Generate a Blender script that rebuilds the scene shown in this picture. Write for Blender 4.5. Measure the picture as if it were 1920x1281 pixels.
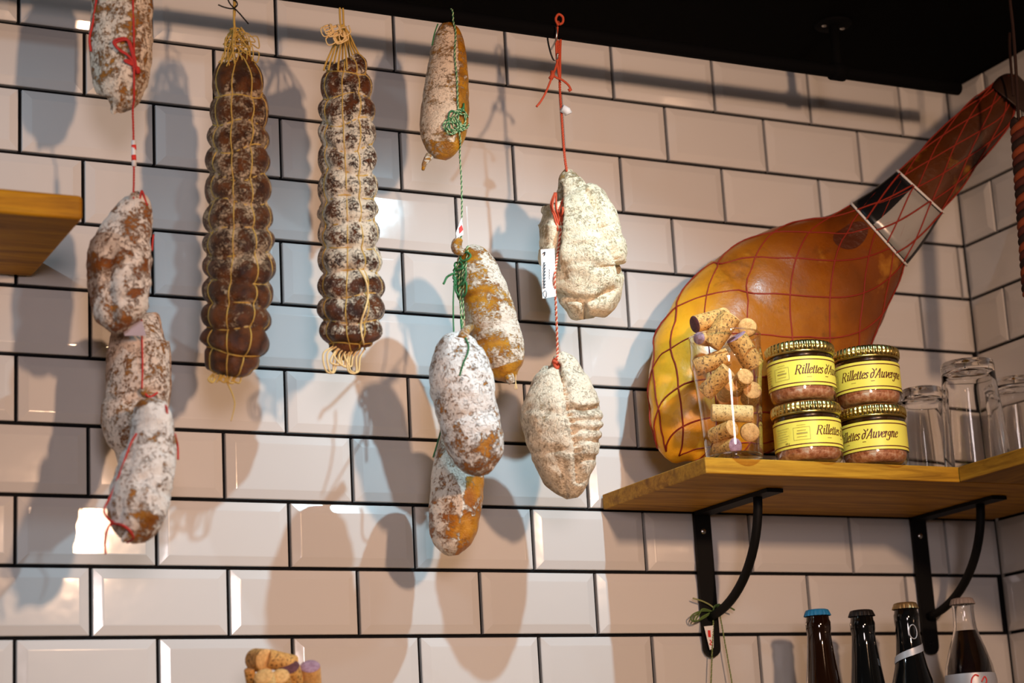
import bpy, bmesh, math, random
import numpy as np
from mathutils import Vector, Matrix, noise as mnoise

for o in list(bpy.data.objects):
    bpy.data.objects.remove(o, do_unlink=True)
scene = bpy.context.scene
COL = scene.collection
random.seed(7)
PI = math.pi

# ------------------------------------------------------------------ camera
F = 3812.86                                   # focal length in pixels of the 1920 x 1281 frame
ZT = 2.43                                     # height of the first full grout line
def _rod(r):
    r = np.array(r); th = np.linalg.norm(r); k = r/th
    K = np.array([[0, -k[2], k[1]], [k[2], 0, -k[0]], [-k[1], k[0], 0]])
    return np.eye(3)+math.sin(th)*K+(1-math.cos(th))*K@K
_Rw = _rod([-2.53294207e-01, -4.61251721e-01, 2.10567688e-03])
_tw = np.array([-5.54694743e-01, -3.56914565e-01, 2.28400128])
_Cw = -_Rw.T@_tw
_M = np.array([[1, 0, 0], [0, 0, 1], [0, -1, 0]])      # (along wall, down, into wall) -> (X, Y, Z)
CAM = _M@_Cw+np.array([0, 0, ZT])
RIGHT, DOWN, FWD = _M@_Rw[0], _M@_Rw[1], _M@_Rw[2]
cam_data = bpy.data.cameras.new('camera')
cam = bpy.data.objects.new('camera', cam_data)
COL.objects.link(cam)
cam_data.sensor_width = 36.0
cam_data.lens = F/1920*36
cam_data.clip_start = 0.05
cam.matrix_world = Matrix(((RIGHT[0], -DOWN[0], -FWD[0], CAM[0]), (RIGHT[1], -DOWN[1], -FWD[1], CAM[1]),
                           (RIGHT[2], -DOWN[2], -FWD[2], CAM[2]), (0, 0, 0, 1)))
cam_data.dof.use_dof = True
cam_data.dof.focus_distance = 2.36
cam_data.dof.aperture_fstop = 4.0
scene.camera = cam

# ------------------------------------------------------------------ light
scene.view_settings.view_transform = 'Standard'
scene.view_settings.look = 'None'
scene.view_settings.gamma = 1.0
scene.view_settings.use_curve_mapping = False
scene.view_settings.exposure = 0.0
world = bpy.data.worlds.new('world'); scene.world = world
world.use_nodes = True
bgn = world.node_tree.nodes['Background']
bgn.inputs[0].default_value = (1.0, 0.70, 0.56, 1); bgn.inputs[1].default_value = 0.03

def W(u, v, d):                                # along the wall, down from the grout line, distance from the wall
    return Vector((u, -d, ZT-v))
def spot(name, pos, aim, power, col, size, blend, rad):
    l = bpy.data.lights.new(name, 'SPOT'); l.energy = power; l.color = col
    l.spot_size = math.radians(size); l.spot_blend = blend; l.shadow_soft_size = rad
    o = bpy.data.objects.new(name, l); COL.objects.link(o); o.location = pos
    o.rotation_euler = (aim-pos).to_track_quat('-Z', 'Y').to_euler(); return o
def area(name, pos, aim, power, col, sx, sy):
    l = bpy.data.lights.new(name, 'AREA'); l.energy = power; l.color = col
    l.shape = 'RECTANGLE'; l.size = sx; l.size_y = sy
    o = bpy.data.objects.new(name, l); COL.objects.link(o); o.location = pos
    o.rotation_euler = (aim-pos).to_track_quat('-Z', 'Y').to_euler(); return o
spot('ceiling_spot_light', W(.70, -.055, .69), W(.50, .90, 0), 26, (.55, .85, 1.0), 90, .85, .009)
spot('ceiling_spot_light', W(-.62, -.055, .50), W(.34, .66, 0), 8, (.60, .84, 1.0), 76, .7, .010)
pl = area('pendant_light', W(.57, .25, 2.0), W(.50, .27, 0), 7.6, (1.0, .61, .37), .065, .095)
pl.data.spread = math.radians(106)
spot('fill_light', W(-.65, .42, 3.2), W(.42, .54, 0), 112, (1.0, .84, .83), 39, 1.0, .30)  # added soft fill from behind the camera, lifts the shaded tiles

# ------------------------------------------------------------------ pixel helpers
def ray(x, y):
    return FWD+RIGHT*((x-960)/F)+DOWN*((y-640.5)/F)
def zf(x, y, d):                               # depth along the view axis of the point of this pixel at distance d from the wall
    r = ray(x, y); return (-d-CAM[1])/r[1]
def P(x, y, d=0.0, c=0.0):                     # the point; c pixels nearer the camera
    r = ray(x, y); z = zf(x, y, d)
    return CAM+r*(z-c*z/F)
def mpp(x, y, d):
    return zf(x, y, d)/F

# ------------------------------------------------------------------ objects
def tag(o, label=None, cat=None, group=None, kind=None):
    if label: o['label'] = label
    if cat: o['category'] = cat
    if group: o['group'] = group
    if kind: o['kind'] = kind
    return o
def thing(name, label, cat, loc, group=None):
    o = bpy.data.objects.new(name, None); COL.objects.link(o); o.location = Vector(loc)
    o.empty_display_size = .02
    return tag(o, label, cat, group)
def root_loc(o):
    l = Vector((0, 0, 0))
    while o: l += o.location; o = o.parent
    return l
def mesh(name, verts, faces, mat, parent=None, smooth=True, mats=None, fm=None, attrs=None, origin=None):
    me = bpy.data.meshes.new(name)
    v = np.array(verts, dtype=float)
    if parent is not None: off = np.array(root_loc(parent))
    elif origin is not None: off = np.array(origin)
    else: off = np.zeros(3)
    me.from_pydata((v-off).tolist(), [], faces)
    for m in (mats if mats else [mat]): me.materials.append(m)
    if fm is not None: me.polygons.foreach_set('material_index', fm)
    if smooth: me.polygons.foreach_set('use_smooth', [True]*len(me.polygons))
    if attrs:
        for k, a in attrs.items():
            at = me.attributes.new(k, 'FLOAT', 'POINT'); at.data.foreach_set('value', np.asarray(a, dtype=np.float32))
    me.update()
    o = bpy.data.objects.new(name, me); COL.objects.link(o)
    if parent is not None: o.parent = parent
    elif origin is not None: o.location = Vector(origin)
    return o
def catmull(pts, n, closed=False):
    p = [np.array(q, dtype=float) for q in pts]
    if len(p) == 2 and not closed:
        return [p[0]+(p[1]-p[0])*i/(n-1) for i in range(n)]
    if closed: q = [p[-1]]+p+[p[0], p[1]]; segs = len(p)
    else: q = [2*p[0]-p[1]]+p+[2*p[-1]-p[-2]]; segs = len(p)-1
    out = []
    for i in range(n):
        s = i*segs/(n if closed else n-1); k = min(int(s), segs-1); f = s-k
        a, b, c, d = q[k], q[k+1], q[k+2], q[k+3]
        out.append(.5*(2*b+(c-a)*f+(2*a-5*b+4*c-d)*f*f+(3*b-a-3*c+d)*f**3))
    return out
def tube_geo(pts, r, sides=6, closed=False, taper=None):
    pts = [np.array(p) for p in pts]; n = len(pts); V = []; Fc = []
    up = np.array([.31, .21, .93]); prev = None
    for i, p in enumerate(pts):
        a = pts[(i-1) % n] if (closed or i > 0) else p
        b = pts[(i+1) % n] if (closed or i < n-1) else p
        t = b-a; t = t/(np.linalg.norm(t)+1e-12)
        if prev is None:
            e = np.cross(t, up)
            if np.linalg.norm(e) < 1e-3: e = np.cross(t, [1, 0, 0])
        else: e = prev-t*np.dot(prev, t)
        e = e/(np.linalg.norm(e)+1e-12); prev = e; g = np.cross(t, e)
        rr = r if taper is None else r*taper(i/(n-1))
        for k in range(sides):
            an = 2*PI*k/sides; V.append(p+rr*(math.cos(an)*e+math.sin(an)*g))
    m = n if closed else n-1
    for i in range(m):
        for k in range(sides):
            a = i*sides+k; b = i*sides+(k+1) % sides; j = (i+1) % n
            Fc.append((a, b, j*sides+(k+1) % sides, j*sides+k))
    if not closed:
        Fc.append(tuple(range(sides))[::-1]); Fc.append(tuple((n-1)*sides+k for k in range(sides)))
    return V, Fc
def string(name, pts, r, mat, parent, closed=False, sides=6, n=None, taper=None):
    n = n or max(6, len(pts)*6)
    V, Fc = tube_geo(catmull(pts, n, closed), r, sides, closed, taper)
    return mesh(name, V, Fc, mat, parent)
def twine(name, pts, r, ma, mb, parent, pitch=.006, n=None):       # two plies twisted round each other
    L = sum(np.linalg.norm(np.array(pts[i+1])-np.array(pts[i])) for i in range(len(pts)-1))
    n = n or int(max(24, L/pitch*8)); c = catmull(pts, n)
    V = []; Fc = []; fm = []
    for s in (0, 1):
        q = []; acc = 0
        for i, p in enumerate(c):
            a = c[max(i-1, 0)]; b = c[min(i+1, n-1)]; t = (b-a)/(np.linalg.norm(b-a)+1e-12)
            e = np.cross(t, [.2, -.9, .1]); e /= np.linalg.norm(e)+1e-12; g = np.cross(t, e)
            if i: acc += np.linalg.norm(p-c[i-1])
            an = 2*PI*acc/pitch+s*PI
            q.append(p+.55*r*(math.cos(an)*e+math.sin(an)*g))
        v, f = tube_geo(q, r*.62, 5); b0 = len(V); V += v
        Fc += [tuple(k+b0 for k in x) for x in f]; fm += [s]*len(f)
    return mesh(name, V, Fc, None, parent, mats=[ma, mb], fm=fm)
def box_geo(c, ax, ay, az, bev=0.0):                              # half-axis vectors
    c, ax, ay, az = [np.array(q, dtype=float) for q in (c, ax, ay, az)]
    V = [c+i*ax+j*ay+k*az for i in (-1, 1) for j in (-1, 1) for k in (-1, 1)]
    Fc = [(0, 1, 3, 2), (4, 6, 7, 5), (0, 4, 5, 1), (2, 3, 7, 6), (0, 2, 6, 4), (1, 5, 7, 3)]
    return V, Fc
def bevel_box(name, c, h, mat, parent=None, bev=.002, seg=2, origin=None):
    V, Fc = box_geo(c, (h[0], 0, 0), (0, h[1], 0), (0, 0, h[2]))
    o = mesh(name, V, Fc, mat, parent, smooth=False, origin=origin)
    bm = bmesh.new(); bm.from_mesh(o.data)
    bmesh.ops.recalc_face_normals(bm, faces=bm.faces)
    bmesh.ops.bevel(bm, geom=bm.edges[:], offset=bev, segments=seg, affect='EDGES', profile=.5)
    bm.to_mesh(o.data); bm.free()
    return o
def lathe_geo(prof, seg=48, origin=(0, 0, 0), rmod=None):
    V = []; Fc = []; ox = np.array(origin, dtype=float)
    for i, (r, z) in enumerate(prof):
        for k in range(seg):
            a = 2*PI*k/seg; rr = r if rmod is None else rmod(i, r, a)
            V.append(ox+np.array([rr*math.cos(a), rr*math.sin(a), z]))
    for i in range(len(prof)-1):
        for k in range(seg):
            a = i*seg+k; b = i*seg+(k+1) % seg
            Fc.append((a, b, b+seg, a+seg))
    return V, Fc
def lathe(name, prof, mat, parent, base, seg=48, rmod=None, smooth=True, split=True, **kw):
    V, Fc = lathe_geo(prof, seg, base, rmod)
    o = mesh(name, V, Fc, mat, parent, smooth=smooth, **kw)
    return o

# ------------------------------------------------------------------ materials
def mat_new(name):
    m = bpy.data.materials.new(name); m.use_nodes = True
    nt = m.node_tree; return m, nt, nt.nodes['Principled BSDF']
def nd(nt, typ, **kw):
    n = nt.nodes.new(typ)
    for k, v in kw.items(): setattr(n, k, v)
    return n
def simple(name, col, rough=.5, metal=0.0, spec=.5, bump=0, bscale=200, trans=0, ior=1.45, coat=0):
    m, nt, b = mat_new(name)
    b.inputs['Base Color'].default_value = (*col, 1); b.inputs['Roughness'].default_value = rough
    b.inputs['Metallic'].default_value = metal; b.inputs['Specular IOR Level'].default_value = spec
    b.inputs['Transmission Weight'].default_value = trans; b.inputs['IOR'].default_value = ior
    b.inputs['Coat Weight'].default_value = coat
    if bump:
        tc = nd(nt, 'ShaderNodeTexCoord'); n = nd(nt, 'ShaderNodeTexNoise'); n.inputs['Scale'].default_value = bscale
        n.inputs['Detail'].default_value = 5
        bp = nd(nt, 'ShaderNodeBump'); bp.inputs['Strength'].default_value = bump; bp.inputs['Distance'].default_value = .002
        nt.links.new(tc.outputs['Object'], n.inputs['Vector']); nt.links.new(n.outputs['Fac'], bp.inputs['Height'])
        nt.links.new(bp.outputs['Normal'], b.inputs['Normal'])
    return m
def ramp(nt, src, stops, interp='LINEAR'):
    r = nd(nt, 'ShaderNodeValToRGB'); cr = r.color_ramp; cr.interpolation = interp
    while len(cr.elements) < len(stops): cr.elements.new(.5)
    for e, (p, c) in zip(cr.elements, stops):
        e.position = p; e.color = (c, c, c, 1) if not isinstance(c, tuple) else (*c, 1)
    nt.links.new(src, r.inputs['Fac']); return r
def noise_n(nt, vec, scale, detail=6, rough=.6, dist=0):
    n = nd(nt, 'ShaderNodeTexNoise'); n.inputs['Scale'].default_value = scale
    n.inputs['Detail'].default_value = detail; n.inputs['Roughness'].default_value = rough
    n.inputs['Distortion'].default_value = dist
    nt.links.new(vec, n.inputs['Vector']); return n.outputs['Fac']
def math_n(nt, op, a, b):
    n = nd(nt, 'ShaderNodeMath', operation=op)
    for i, x in enumerate((a, b)):
        if isinstance(x, (int, float)): n.inputs[i].default_value = x
        else: nt.links.new(x, n.inputs[i])
    return n.outputs[0]
def mix_n(nt, fac, a, b):
    n = nd(nt, 'ShaderNodeMix', data_type='RGBA')
    if isinstance(fac, (int, float)): n.inputs[0].default_value = fac
    else: nt.links.new(fac, n.inputs[0])
    for i, x in ((6, a), (7, b)):
        if isinstance(x, tuple): n.inputs[i].default_value = (*x, 1)
        else: nt.links.new(x, n.inputs[i])
    return n.outputs[2]
def mould(name, meat1, meat2, white, cover, scale=38, fine=.25, soft=.05, wr=.5, gloss=.42, seed=0, stretch=1.0, white2=None, speck=None, crack=.8):
    """cured casing: meat colours under a dry white bloom; the mesh attribute 'bias' says where the bloom sits thicker"""
    m, nt, b = mat_new(name)
    tc = nd(nt, 'ShaderNodeTexCoord'); mp = nd(nt, 'ShaderNodeMapping')
    mp.inputs['Location'].default_value = (seed*3.7, seed*1.3, -seed*2.1); mp.inputs['Scale'].default_value = (1, 1, stretch)
    nt.links.new(tc.outputs['Object'], mp.inputs['Vector']); v = mp.outputs['Vector']
    n1 = noise_n(nt, v, scale, 7, .68, .4); n2 = noise_n(nt, v, scale*5, 6, .7)
    at = nd(nt, 'ShaderNodeAttribute', attribute_name='bias')
    s = math_n(nt, 'ADD', math_n(nt, 'MULTIPLY', n1, 1-fine), math_n(nt, 'MULTIPLY', n2, fine))
    s = math_n(nt, 'ADD', s, math_n(nt, 'MULTIPLY', at.outputs['Fac'], .25))
    th = .5-(cover-.5)*.36
    mk = ramp(nt, s, [(th-soft, 0.0), (th+soft, 1.0)]).outputs['Color']
    if crack:
        cr = nd(nt, 'ShaderNodeTexNoise'); cr.inputs['Scale'].default_value = scale*3.2; cr.inputs['Detail'].default_value = 6; cr.inputs['Roughness'].default_value = .72; cr.inputs['Distortion'].default_value = 1.4
        nt.links.new(v, cr.inputs['Vector'])
        ck_ = ramp(nt, cr.outputs['Fac'], [(.555, 0.0), (.60, 1.0)]).outputs['Color']
        ck_ = math_n(nt, 'MULTIPLY', ck_, ramp(nt, noise_n(nt, v, scale*.55, 3, .6), [(.40, .12), (.58, 1.0)]).outputs['Color'])
        mk = math_n(nt, 'SUBTRACT', mk, math_n(nt, 'MULTIPLY', math_n(nt, 'MULTIPLY', ck_, crack), mk))
    n3 = noise_n(nt, v, scale*.8, 3, .5); n4 = noise_n(nt, v, scale*3, 5, .6)
    meat = mix_n(nt, ramp(nt, n3, [(.38, 0.0), (.62, 1.0)]).outputs['Color'], meat1, meat2)
    meat = mix_n(nt, math_n(nt, 'MULTIPLY', ramp(nt, n4, [(.5, 0.0), (.75, 1.0)]).outputs['Color'], .5), meat, tuple(x*.45 for x in meat1))
    w = mix_n(nt, n4, white, white2 or tuple(x*.82 for x in white))
    if speck:
        w = mix_n(nt, ramp(nt, noise_n(nt, v, scale*9, 4, .7), [(.60, 0.0), (.68, .7)]).outputs['Color'], w, speck)
    nt.links.new(mix_n(nt, mk, meat, w), b.inputs['Base Color'])
    rg = ramp(nt, mk, [(0, gloss), (1, .9)]); nt.links.new(rg.outputs['Color'], b.inputs['Roughness'])
    b.inputs['Specular IOR Level'].default_value = .4
    h = math_n(nt, 'ADD', math_n(nt, 'MULTIPLY', mk, .7), math_n(nt, 'ADD', math_n(nt, 'MULTIPLY', n4, .8), math_n(nt, 'MULTIPLY', noise_n(nt, v, scale*12, 4, .65), .4)))
    bp = nd(nt, 'ShaderNodeBump'); bp.inputs['Strength'].default_value = wr; bp.inputs['Distance'].default_value = .003
    nt.links.new(h, bp.inputs['Height']); nt.links.new(bp.outputs['Normal'], b.inputs['Normal'])
    return m
def wood(name, c1, c2, c3, axis='X', seed=0):
    m, nt, b = mat_new(name)
    tc = nd(nt, 'ShaderNodeTexCoord'); mp = nd(nt, 'ShaderNodeMapping')
    sc = {'X': (2.2, 26, 34), 'Y': (26, 2.2, 34)}[axis]
    mp.inputs['Scale'].default_value = sc; mp.inputs['Location'].default_value = (seed, seed*2, seed*3)
    nt.links.new(tc.outputs['Object'], mp.inputs['Vector']); v = mp.outputs['Vector']
    n1 = noise_n(nt, v, 1.6, 8, .65, 1.2); n2 = noise_n(nt, v, 9, 5, .6)
    r = ramp(nt, n1, [(.3, c1), (.52, c2), (.7, c3)])
    col = mix_n(nt, math_n(nt, 'MULTIPLY', ramp(nt, n2, [(.45, 0.0), (.7, 1.0)]).outputs['Color'], .45), r.outputs['Color'], c1)
    nt.links.new(col, b.inputs['Base Color']); b.inputs['Roughness'].default_value = .6; b.inputs['Specular IOR Level'].default_value = .25
    bp = nd(nt, 'ShaderNodeBump'); bp.inputs['Strength'].default_value = .25; bp.inputs['Distance'].default_value = .001
    nt.links.new(n2, bp.inputs['Height']); nt.links.new(bp.outputs['Normal'], b.inputs['Normal'])
    return m

M = {}
def tile_mat():
    m, nt, b = mat_new('glazed white tile')
    oi = nd(nt, 'ShaderNodeObjectInfo')
    col = mix_n(nt, oi.outputs['Random'], (.63, .612, .605), (.69, .672, .665))
    nt.links.new(col, b.inputs['Base Color'])
    b.inputs['Roughness'].default_value = .09; b.inputs['Specular IOR Level'].default_value = .55
    tc = nd(nt, 'ShaderNodeTexCoord'); ad = nd(nt, 'ShaderNodeVectorMath', operation='ADD')
    nt.links.new(tc.outputs['Object'], ad.inputs[0]); nt.links.new(oi.outputs['Location'], ad.inputs[1])
    n = noise_n(nt, ad.outputs[0], 28, 2, .5)
    bp = nd(nt, 'ShaderNodeBump'); bp.inputs['Strength'].default_value = .12; bp.inputs['Distance'].default_value = .002
    nt.links.new(n, bp.inputs['Height']); nt.links.new(bp.outputs['Normal'], b.inputs['Normal'])
    return m
M['tile'] = tile_mat()
M['grout'] = simple('black grout', (.010, .010, .011), .95, spec=.1, bump=.4, bscale=400)
M['ceiling'] = simple('black paint', (.0022, .0023, .0026), .95, spec=.05)
M['iron'] = simple('black iron', (.004, .004, .0045), .6, spec=.2)
M['railiron'] = simple('matt black rail', (.0025, .0025, .003), .85, spec=.08)
M['steel'] = simple('steel wire', (.55, .54, .52), .3, metal=1)
M['wood_r'] = wood('oak shelf', (.20, .080, .004), (.46, .22, .014), (.62, .33, .026), 'X', 1)
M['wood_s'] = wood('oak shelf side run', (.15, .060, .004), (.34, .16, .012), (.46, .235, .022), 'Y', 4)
M['wood_l'] = wood('amber shelf', (.22, .088, .003), (.46, .21, .006), (.58, .30, .010), 'X', 9)
M['red'] = simple('red string', (.50, .03, .022), .75, bump=.3, bscale=900)
M['red2'] = simple('orange red string', (.54, .075, .028), .75, bump=.3, bscale=900)
M['redpale'] = simple('pale string ply', (.80, .50, .38), .8)
M['green'] = simple('green string', (.03, .16, .055), .75)
M['greenpale'] = simple('pale green ply', (.42, .55, .30), .8)
M['net'] = simple('straw netting', (.52, .33, .07), .8, bump=.3, bscale=900)
M['netpale'] = simple('pale netting', (.78, .56, .26), .8, bump=.3, bscale=900)
M['paper'] = simple('white paper', (.80, .78, .78), .6)
M['redink'] = simple('red ink', (.72, .03, .02), .6)
M['ink'] = simple('dark ink', (.03, .025, .03), .6)

# ------------------------------------------------------------------ the tiled walls
PU, PV, JT = .153, .0765, .0042
def tile_mesh(w, h):
    hw, hh = w/2, h/2; z0 = 0.0
    rings = [(0, .000), (0, .0052), (.0007, .0062), (.0092, .0086), (.0102, .0089), (.0114, .0090)]
    V = []; Fc = []
    for ins, z in rings:
        ix = min(ins, hw*.9); iy = min(ins, hh*.9)
        V += [(-hw+ix, -z, -hh+iy), (hw-ix, -z, -hh+iy), (hw-ix, -z, hh-iy), (-hw+ix, -z, hh-iy)]
    for r in range(len(rings)-1):
        for k in range(4):
            a = r*4+k; b = r*4+(k+1) % 4; Fc.append((a, b, b+4, a+4))
    b = (len(rings)-1)*4; Fc.append((b, b+1, b+2, b+3))
    me = bpy.data.meshes.new('tile'); me.from_pydata(V, [], Fc); me.materials.append(M['tile'])
    me.polygons.foreach_set('use_smooth', [False]*len(Fc)); me.update(); return me
_tm = {}
def tile(w, h, loc, rotz, parent):
    key = (round(w, 4), round(h, 4))
    if key not in _tm: _tm[key] = tile_mesh(*key)
    o = bpy.data.objects.new('tile', _tm[key]); COL.objects.link(o); o.parent = parent
    o.location = Vector(loc)-root_loc(parent)
    o.rotation_euler = (random.gauss(0, .0026), random.gauss(0, .0012), rotz+random.gauss(0, .0022))
    return o
UC = 1.3105
TD = .0062                                     # the grout face lies this far behind the glazed edge
wb = bevel_box('wall_back', (.255, .06+.0045, ZT-.49), (1.06, .06, .62), M['grout'], bev=.001, origin=(.255, 0, ZT-.49))
tag(wb, 'white bevelled brick tile wall with black grout behind the sausages', 'wall', kind='structure')
wr = bevel_box('wall_right', (UC+.06+.0045, -.70, ZT-.49), (.06, .70, .62), M['grout'], bev=.001, origin=(UC, -.7, ZT-.49))
tag(wr, 'short tiled side wall at the right corner behind the ham hock', 'wall', kind='structure')
row_off = {-1: .0005, 0: -.0014, 1: .0024, 2: -.0035, 3: -.0012, 4: .0035, 5: -.0008, 6: .0009, 7: -.001, 8: .0027, 9: -.001, 10: .001, 11: 0, 12: 0, 13: 0}
row_v = {0: 0, 1: .0003, 2: 0, 3: -.0002, 4: 0, 5: .0003, 6: -.0005, 7: .0006, 8: -.0003, 9: -.0010, 10: -.0005, 11: 0, -1: 0}
for r in range(-1, 14):
    v0 = r*PV+row_v.get(r, 0); v1 = (r+1)*PV+row_v.get(r+1, 0)
    h = (v1-v0)-JT; zc = ZT-(v0+v1)/2
    off = (0 if r % 2 else .5)*PU+row_off[r]
    for k in range(-6, 10):
        a = k*PU+off+JT/2; b = (k+1)*PU+off-JT/2
        if a < -.80 or a > UC-.006: continue
        b = min(b, UC-.003)
        if b-a < .006: continue
        tile(b-a, h, ((a+b)/2, .0045, zc), 0, wb)
    off2 = .0705 if r % 2 else .0705-.0765
    if r == -1: off2 = .081
    k = -1
    while True:
        a = off2+k*PU+JT/2; b = a+PU-JT; k += 1
        a = max(a, .003)
        if b > 1.40: break
        if b-a < .006: continue
        tile(b-a, h, (UC+.0045, -(a+b)/2, zc), -PI/2, wr)
ceil = bevel_box('ceiling', (-.2, -1.55, ZT+PV+.05), (1.51, 1.55, .05), M['ceiling'], bev=.001, origin=(-.2, -1.55, ZT+PV))
tag(ceil, 'matt black ceiling above the tiled wall', 'ceiling', kind='structure')

# ------------------------------------------------------------------ shelves and brackets
SB, ST = .5373, .5189                          # underside and top of the right shelf, measured down
o = bevel_box('wall_shelf', ((.705+UC-.012)/2, -.127, ZT-(SB+ST)/2), ((UC-.012-.705)/2, .119, (SB-ST)/2), M['wood_r'], bev=.0012, origin=(.705, -.13, ZT-SB))
tag(o, 'oak board shelf carrying the jars and the glass of corks', 'shelf')
o = bevel_box('wall_shelf', ((1.055+UC-.012)/2, -.62, ZT-(SB+ST)/2), ((UC-.012-1.055)/2, .372, (SB-ST)/2), M['wood_s'], bev=.0012, origin=(1.055, -.6, ZT-SB))
tag(o, 'oak board shelf running towards the viewer along the right wall', 'shelf')
LB, LT = .297, .2715
o = bevel_box('wall_shelf', (-.40, -.1145, ZT-(LB+LT)/2), (.415, .1065, (LB-LT)/2), M['wood_l'], bev=.004, seg=3, origin=(-.4, -.11, ZT-LB))
tag(o, 'amber wooden shelf end at the left edge beside the lumpy white sausage', 'shelf')
o = bevel_box('wall_shelf', (.50, -.17, ZT-.925), (.79, .16, .012), M['wood_r'], bev=.002, origin=(.5, -.17, ZT-.925))
tag(o, 'low wooden shelf just under the picture that holds the beer bottles', 'shelf')
def bracket(u, label, y_end=.176):
    b = thing('shelf_bracket', label, 'bracket', W(u, .72, .01))
    w, d0 = .0115, .0088
    # upright: flat iron with a rounded lower end curling forward
    V = []; Fc = []; prof = []
    n = 14; top = SB+.0005; bot = .716
    outline = [(-w, top), (w, top)]+[(w*math.cos(a), bot-w+w*math.sin(a)*1.0) for a in [PI*k/10 for k in range(11)]]
    for s in (0, 1):
        for (x, v) in outline: V.append(W(u+x, v, d0+.0045*s))
    m = len(outline); Fc = [tuple(range(m)), tuple(range(2*m-1, m-1, -1))]+[(k, m+k, m+(k+1) % m, (k+1) % m) for k in range(m)]
    mesh('upright', V, Fc, M['iron'], b, smooth=False)
    V, Fc = box_geo(W(u, SB+.0028, (d0+y_end)/2), (w, 0, 0), (0, (y_end-d0)/2, 0), (0, 0, .0022))
    mesh('arm', V, Fc, M['iron'], b, smooth=False)
    pts = []
    for k in range(17):
        a = PI/2*k/16
        pts.append(W(u, SB+.004+(.664-SB)*math.sin(a*.93), d0+.004+.126*math.cos(a*.93)-.012*k/16))
    V, Fc = tube_geo(pts, .0056, 8)
    mesh('brace', V, Fc, M['iron'], b)
    V, Fc = lathe_geo([(.0001, .0012), (.0028, .0010), (.0036, 0)], 12)
    for v in (.562, .702):
        c = np.array(W(u, v, d0+.0045))
        mesh('screw', [c+np.array([p[0], -p[2], p[1]]) for p in V], Fc, M['steel'] if v < .6 else M['iron'], b)
    return b
br1 = bracket(.8415, 'black iron shelf bracket with green string tied round it')
br2 = bracket(1.1725, 'black iron shelf bracket behind the beer bottles')

# ------------------------------------------------------------------ hanging rail
RV, RD = -.0098, .155
rail = thing('hanging_rail', 'black metal hanging rail under the ceiling that the sausages hang from', 'rail', W(.45, RV, RD))
V, Fc = tube_geo([W(-.45+1.65*k/20, RV, RD) for k in range(21)], .0085, 14); mesh('bar', V, Fc, M['railiron'], rail)
for u in (-.25, 1.0075):
    V, Fc = tube_geo([W(u, -.0765+.0005, RD), W(u, -.03, RD), W(u, RV+.001, RD)], .0062, 12); mesh('post', V, Fc, M['railiron'], rail)
    V, Fc = lathe_geo([(.0001, 0), (.022, 0), (.024, .002), (.024, .004)], 24, W(u, -.0765+.0045, RD)); fl = mesh('flange', V, Fc, M['railiron'], rail)
    V, Fc = tube_geo([W(u-.0095, RV, RD), W(u, RV, RD), W(u+.0095, RV, RD)], .0115, 14); mesh('ring', V, Fc, M['railiron'], rail)
    for sx in (-1, 1):
        c = np.array(W(u+sx*.014, -.0765+.0055, RD)); V, Fc = lathe_geo([(.0001, -.0012), (.003, -.0008), (.0034, 0)], 10, c); mesh('screw', V, Fc, M['steel'], fl)

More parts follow.
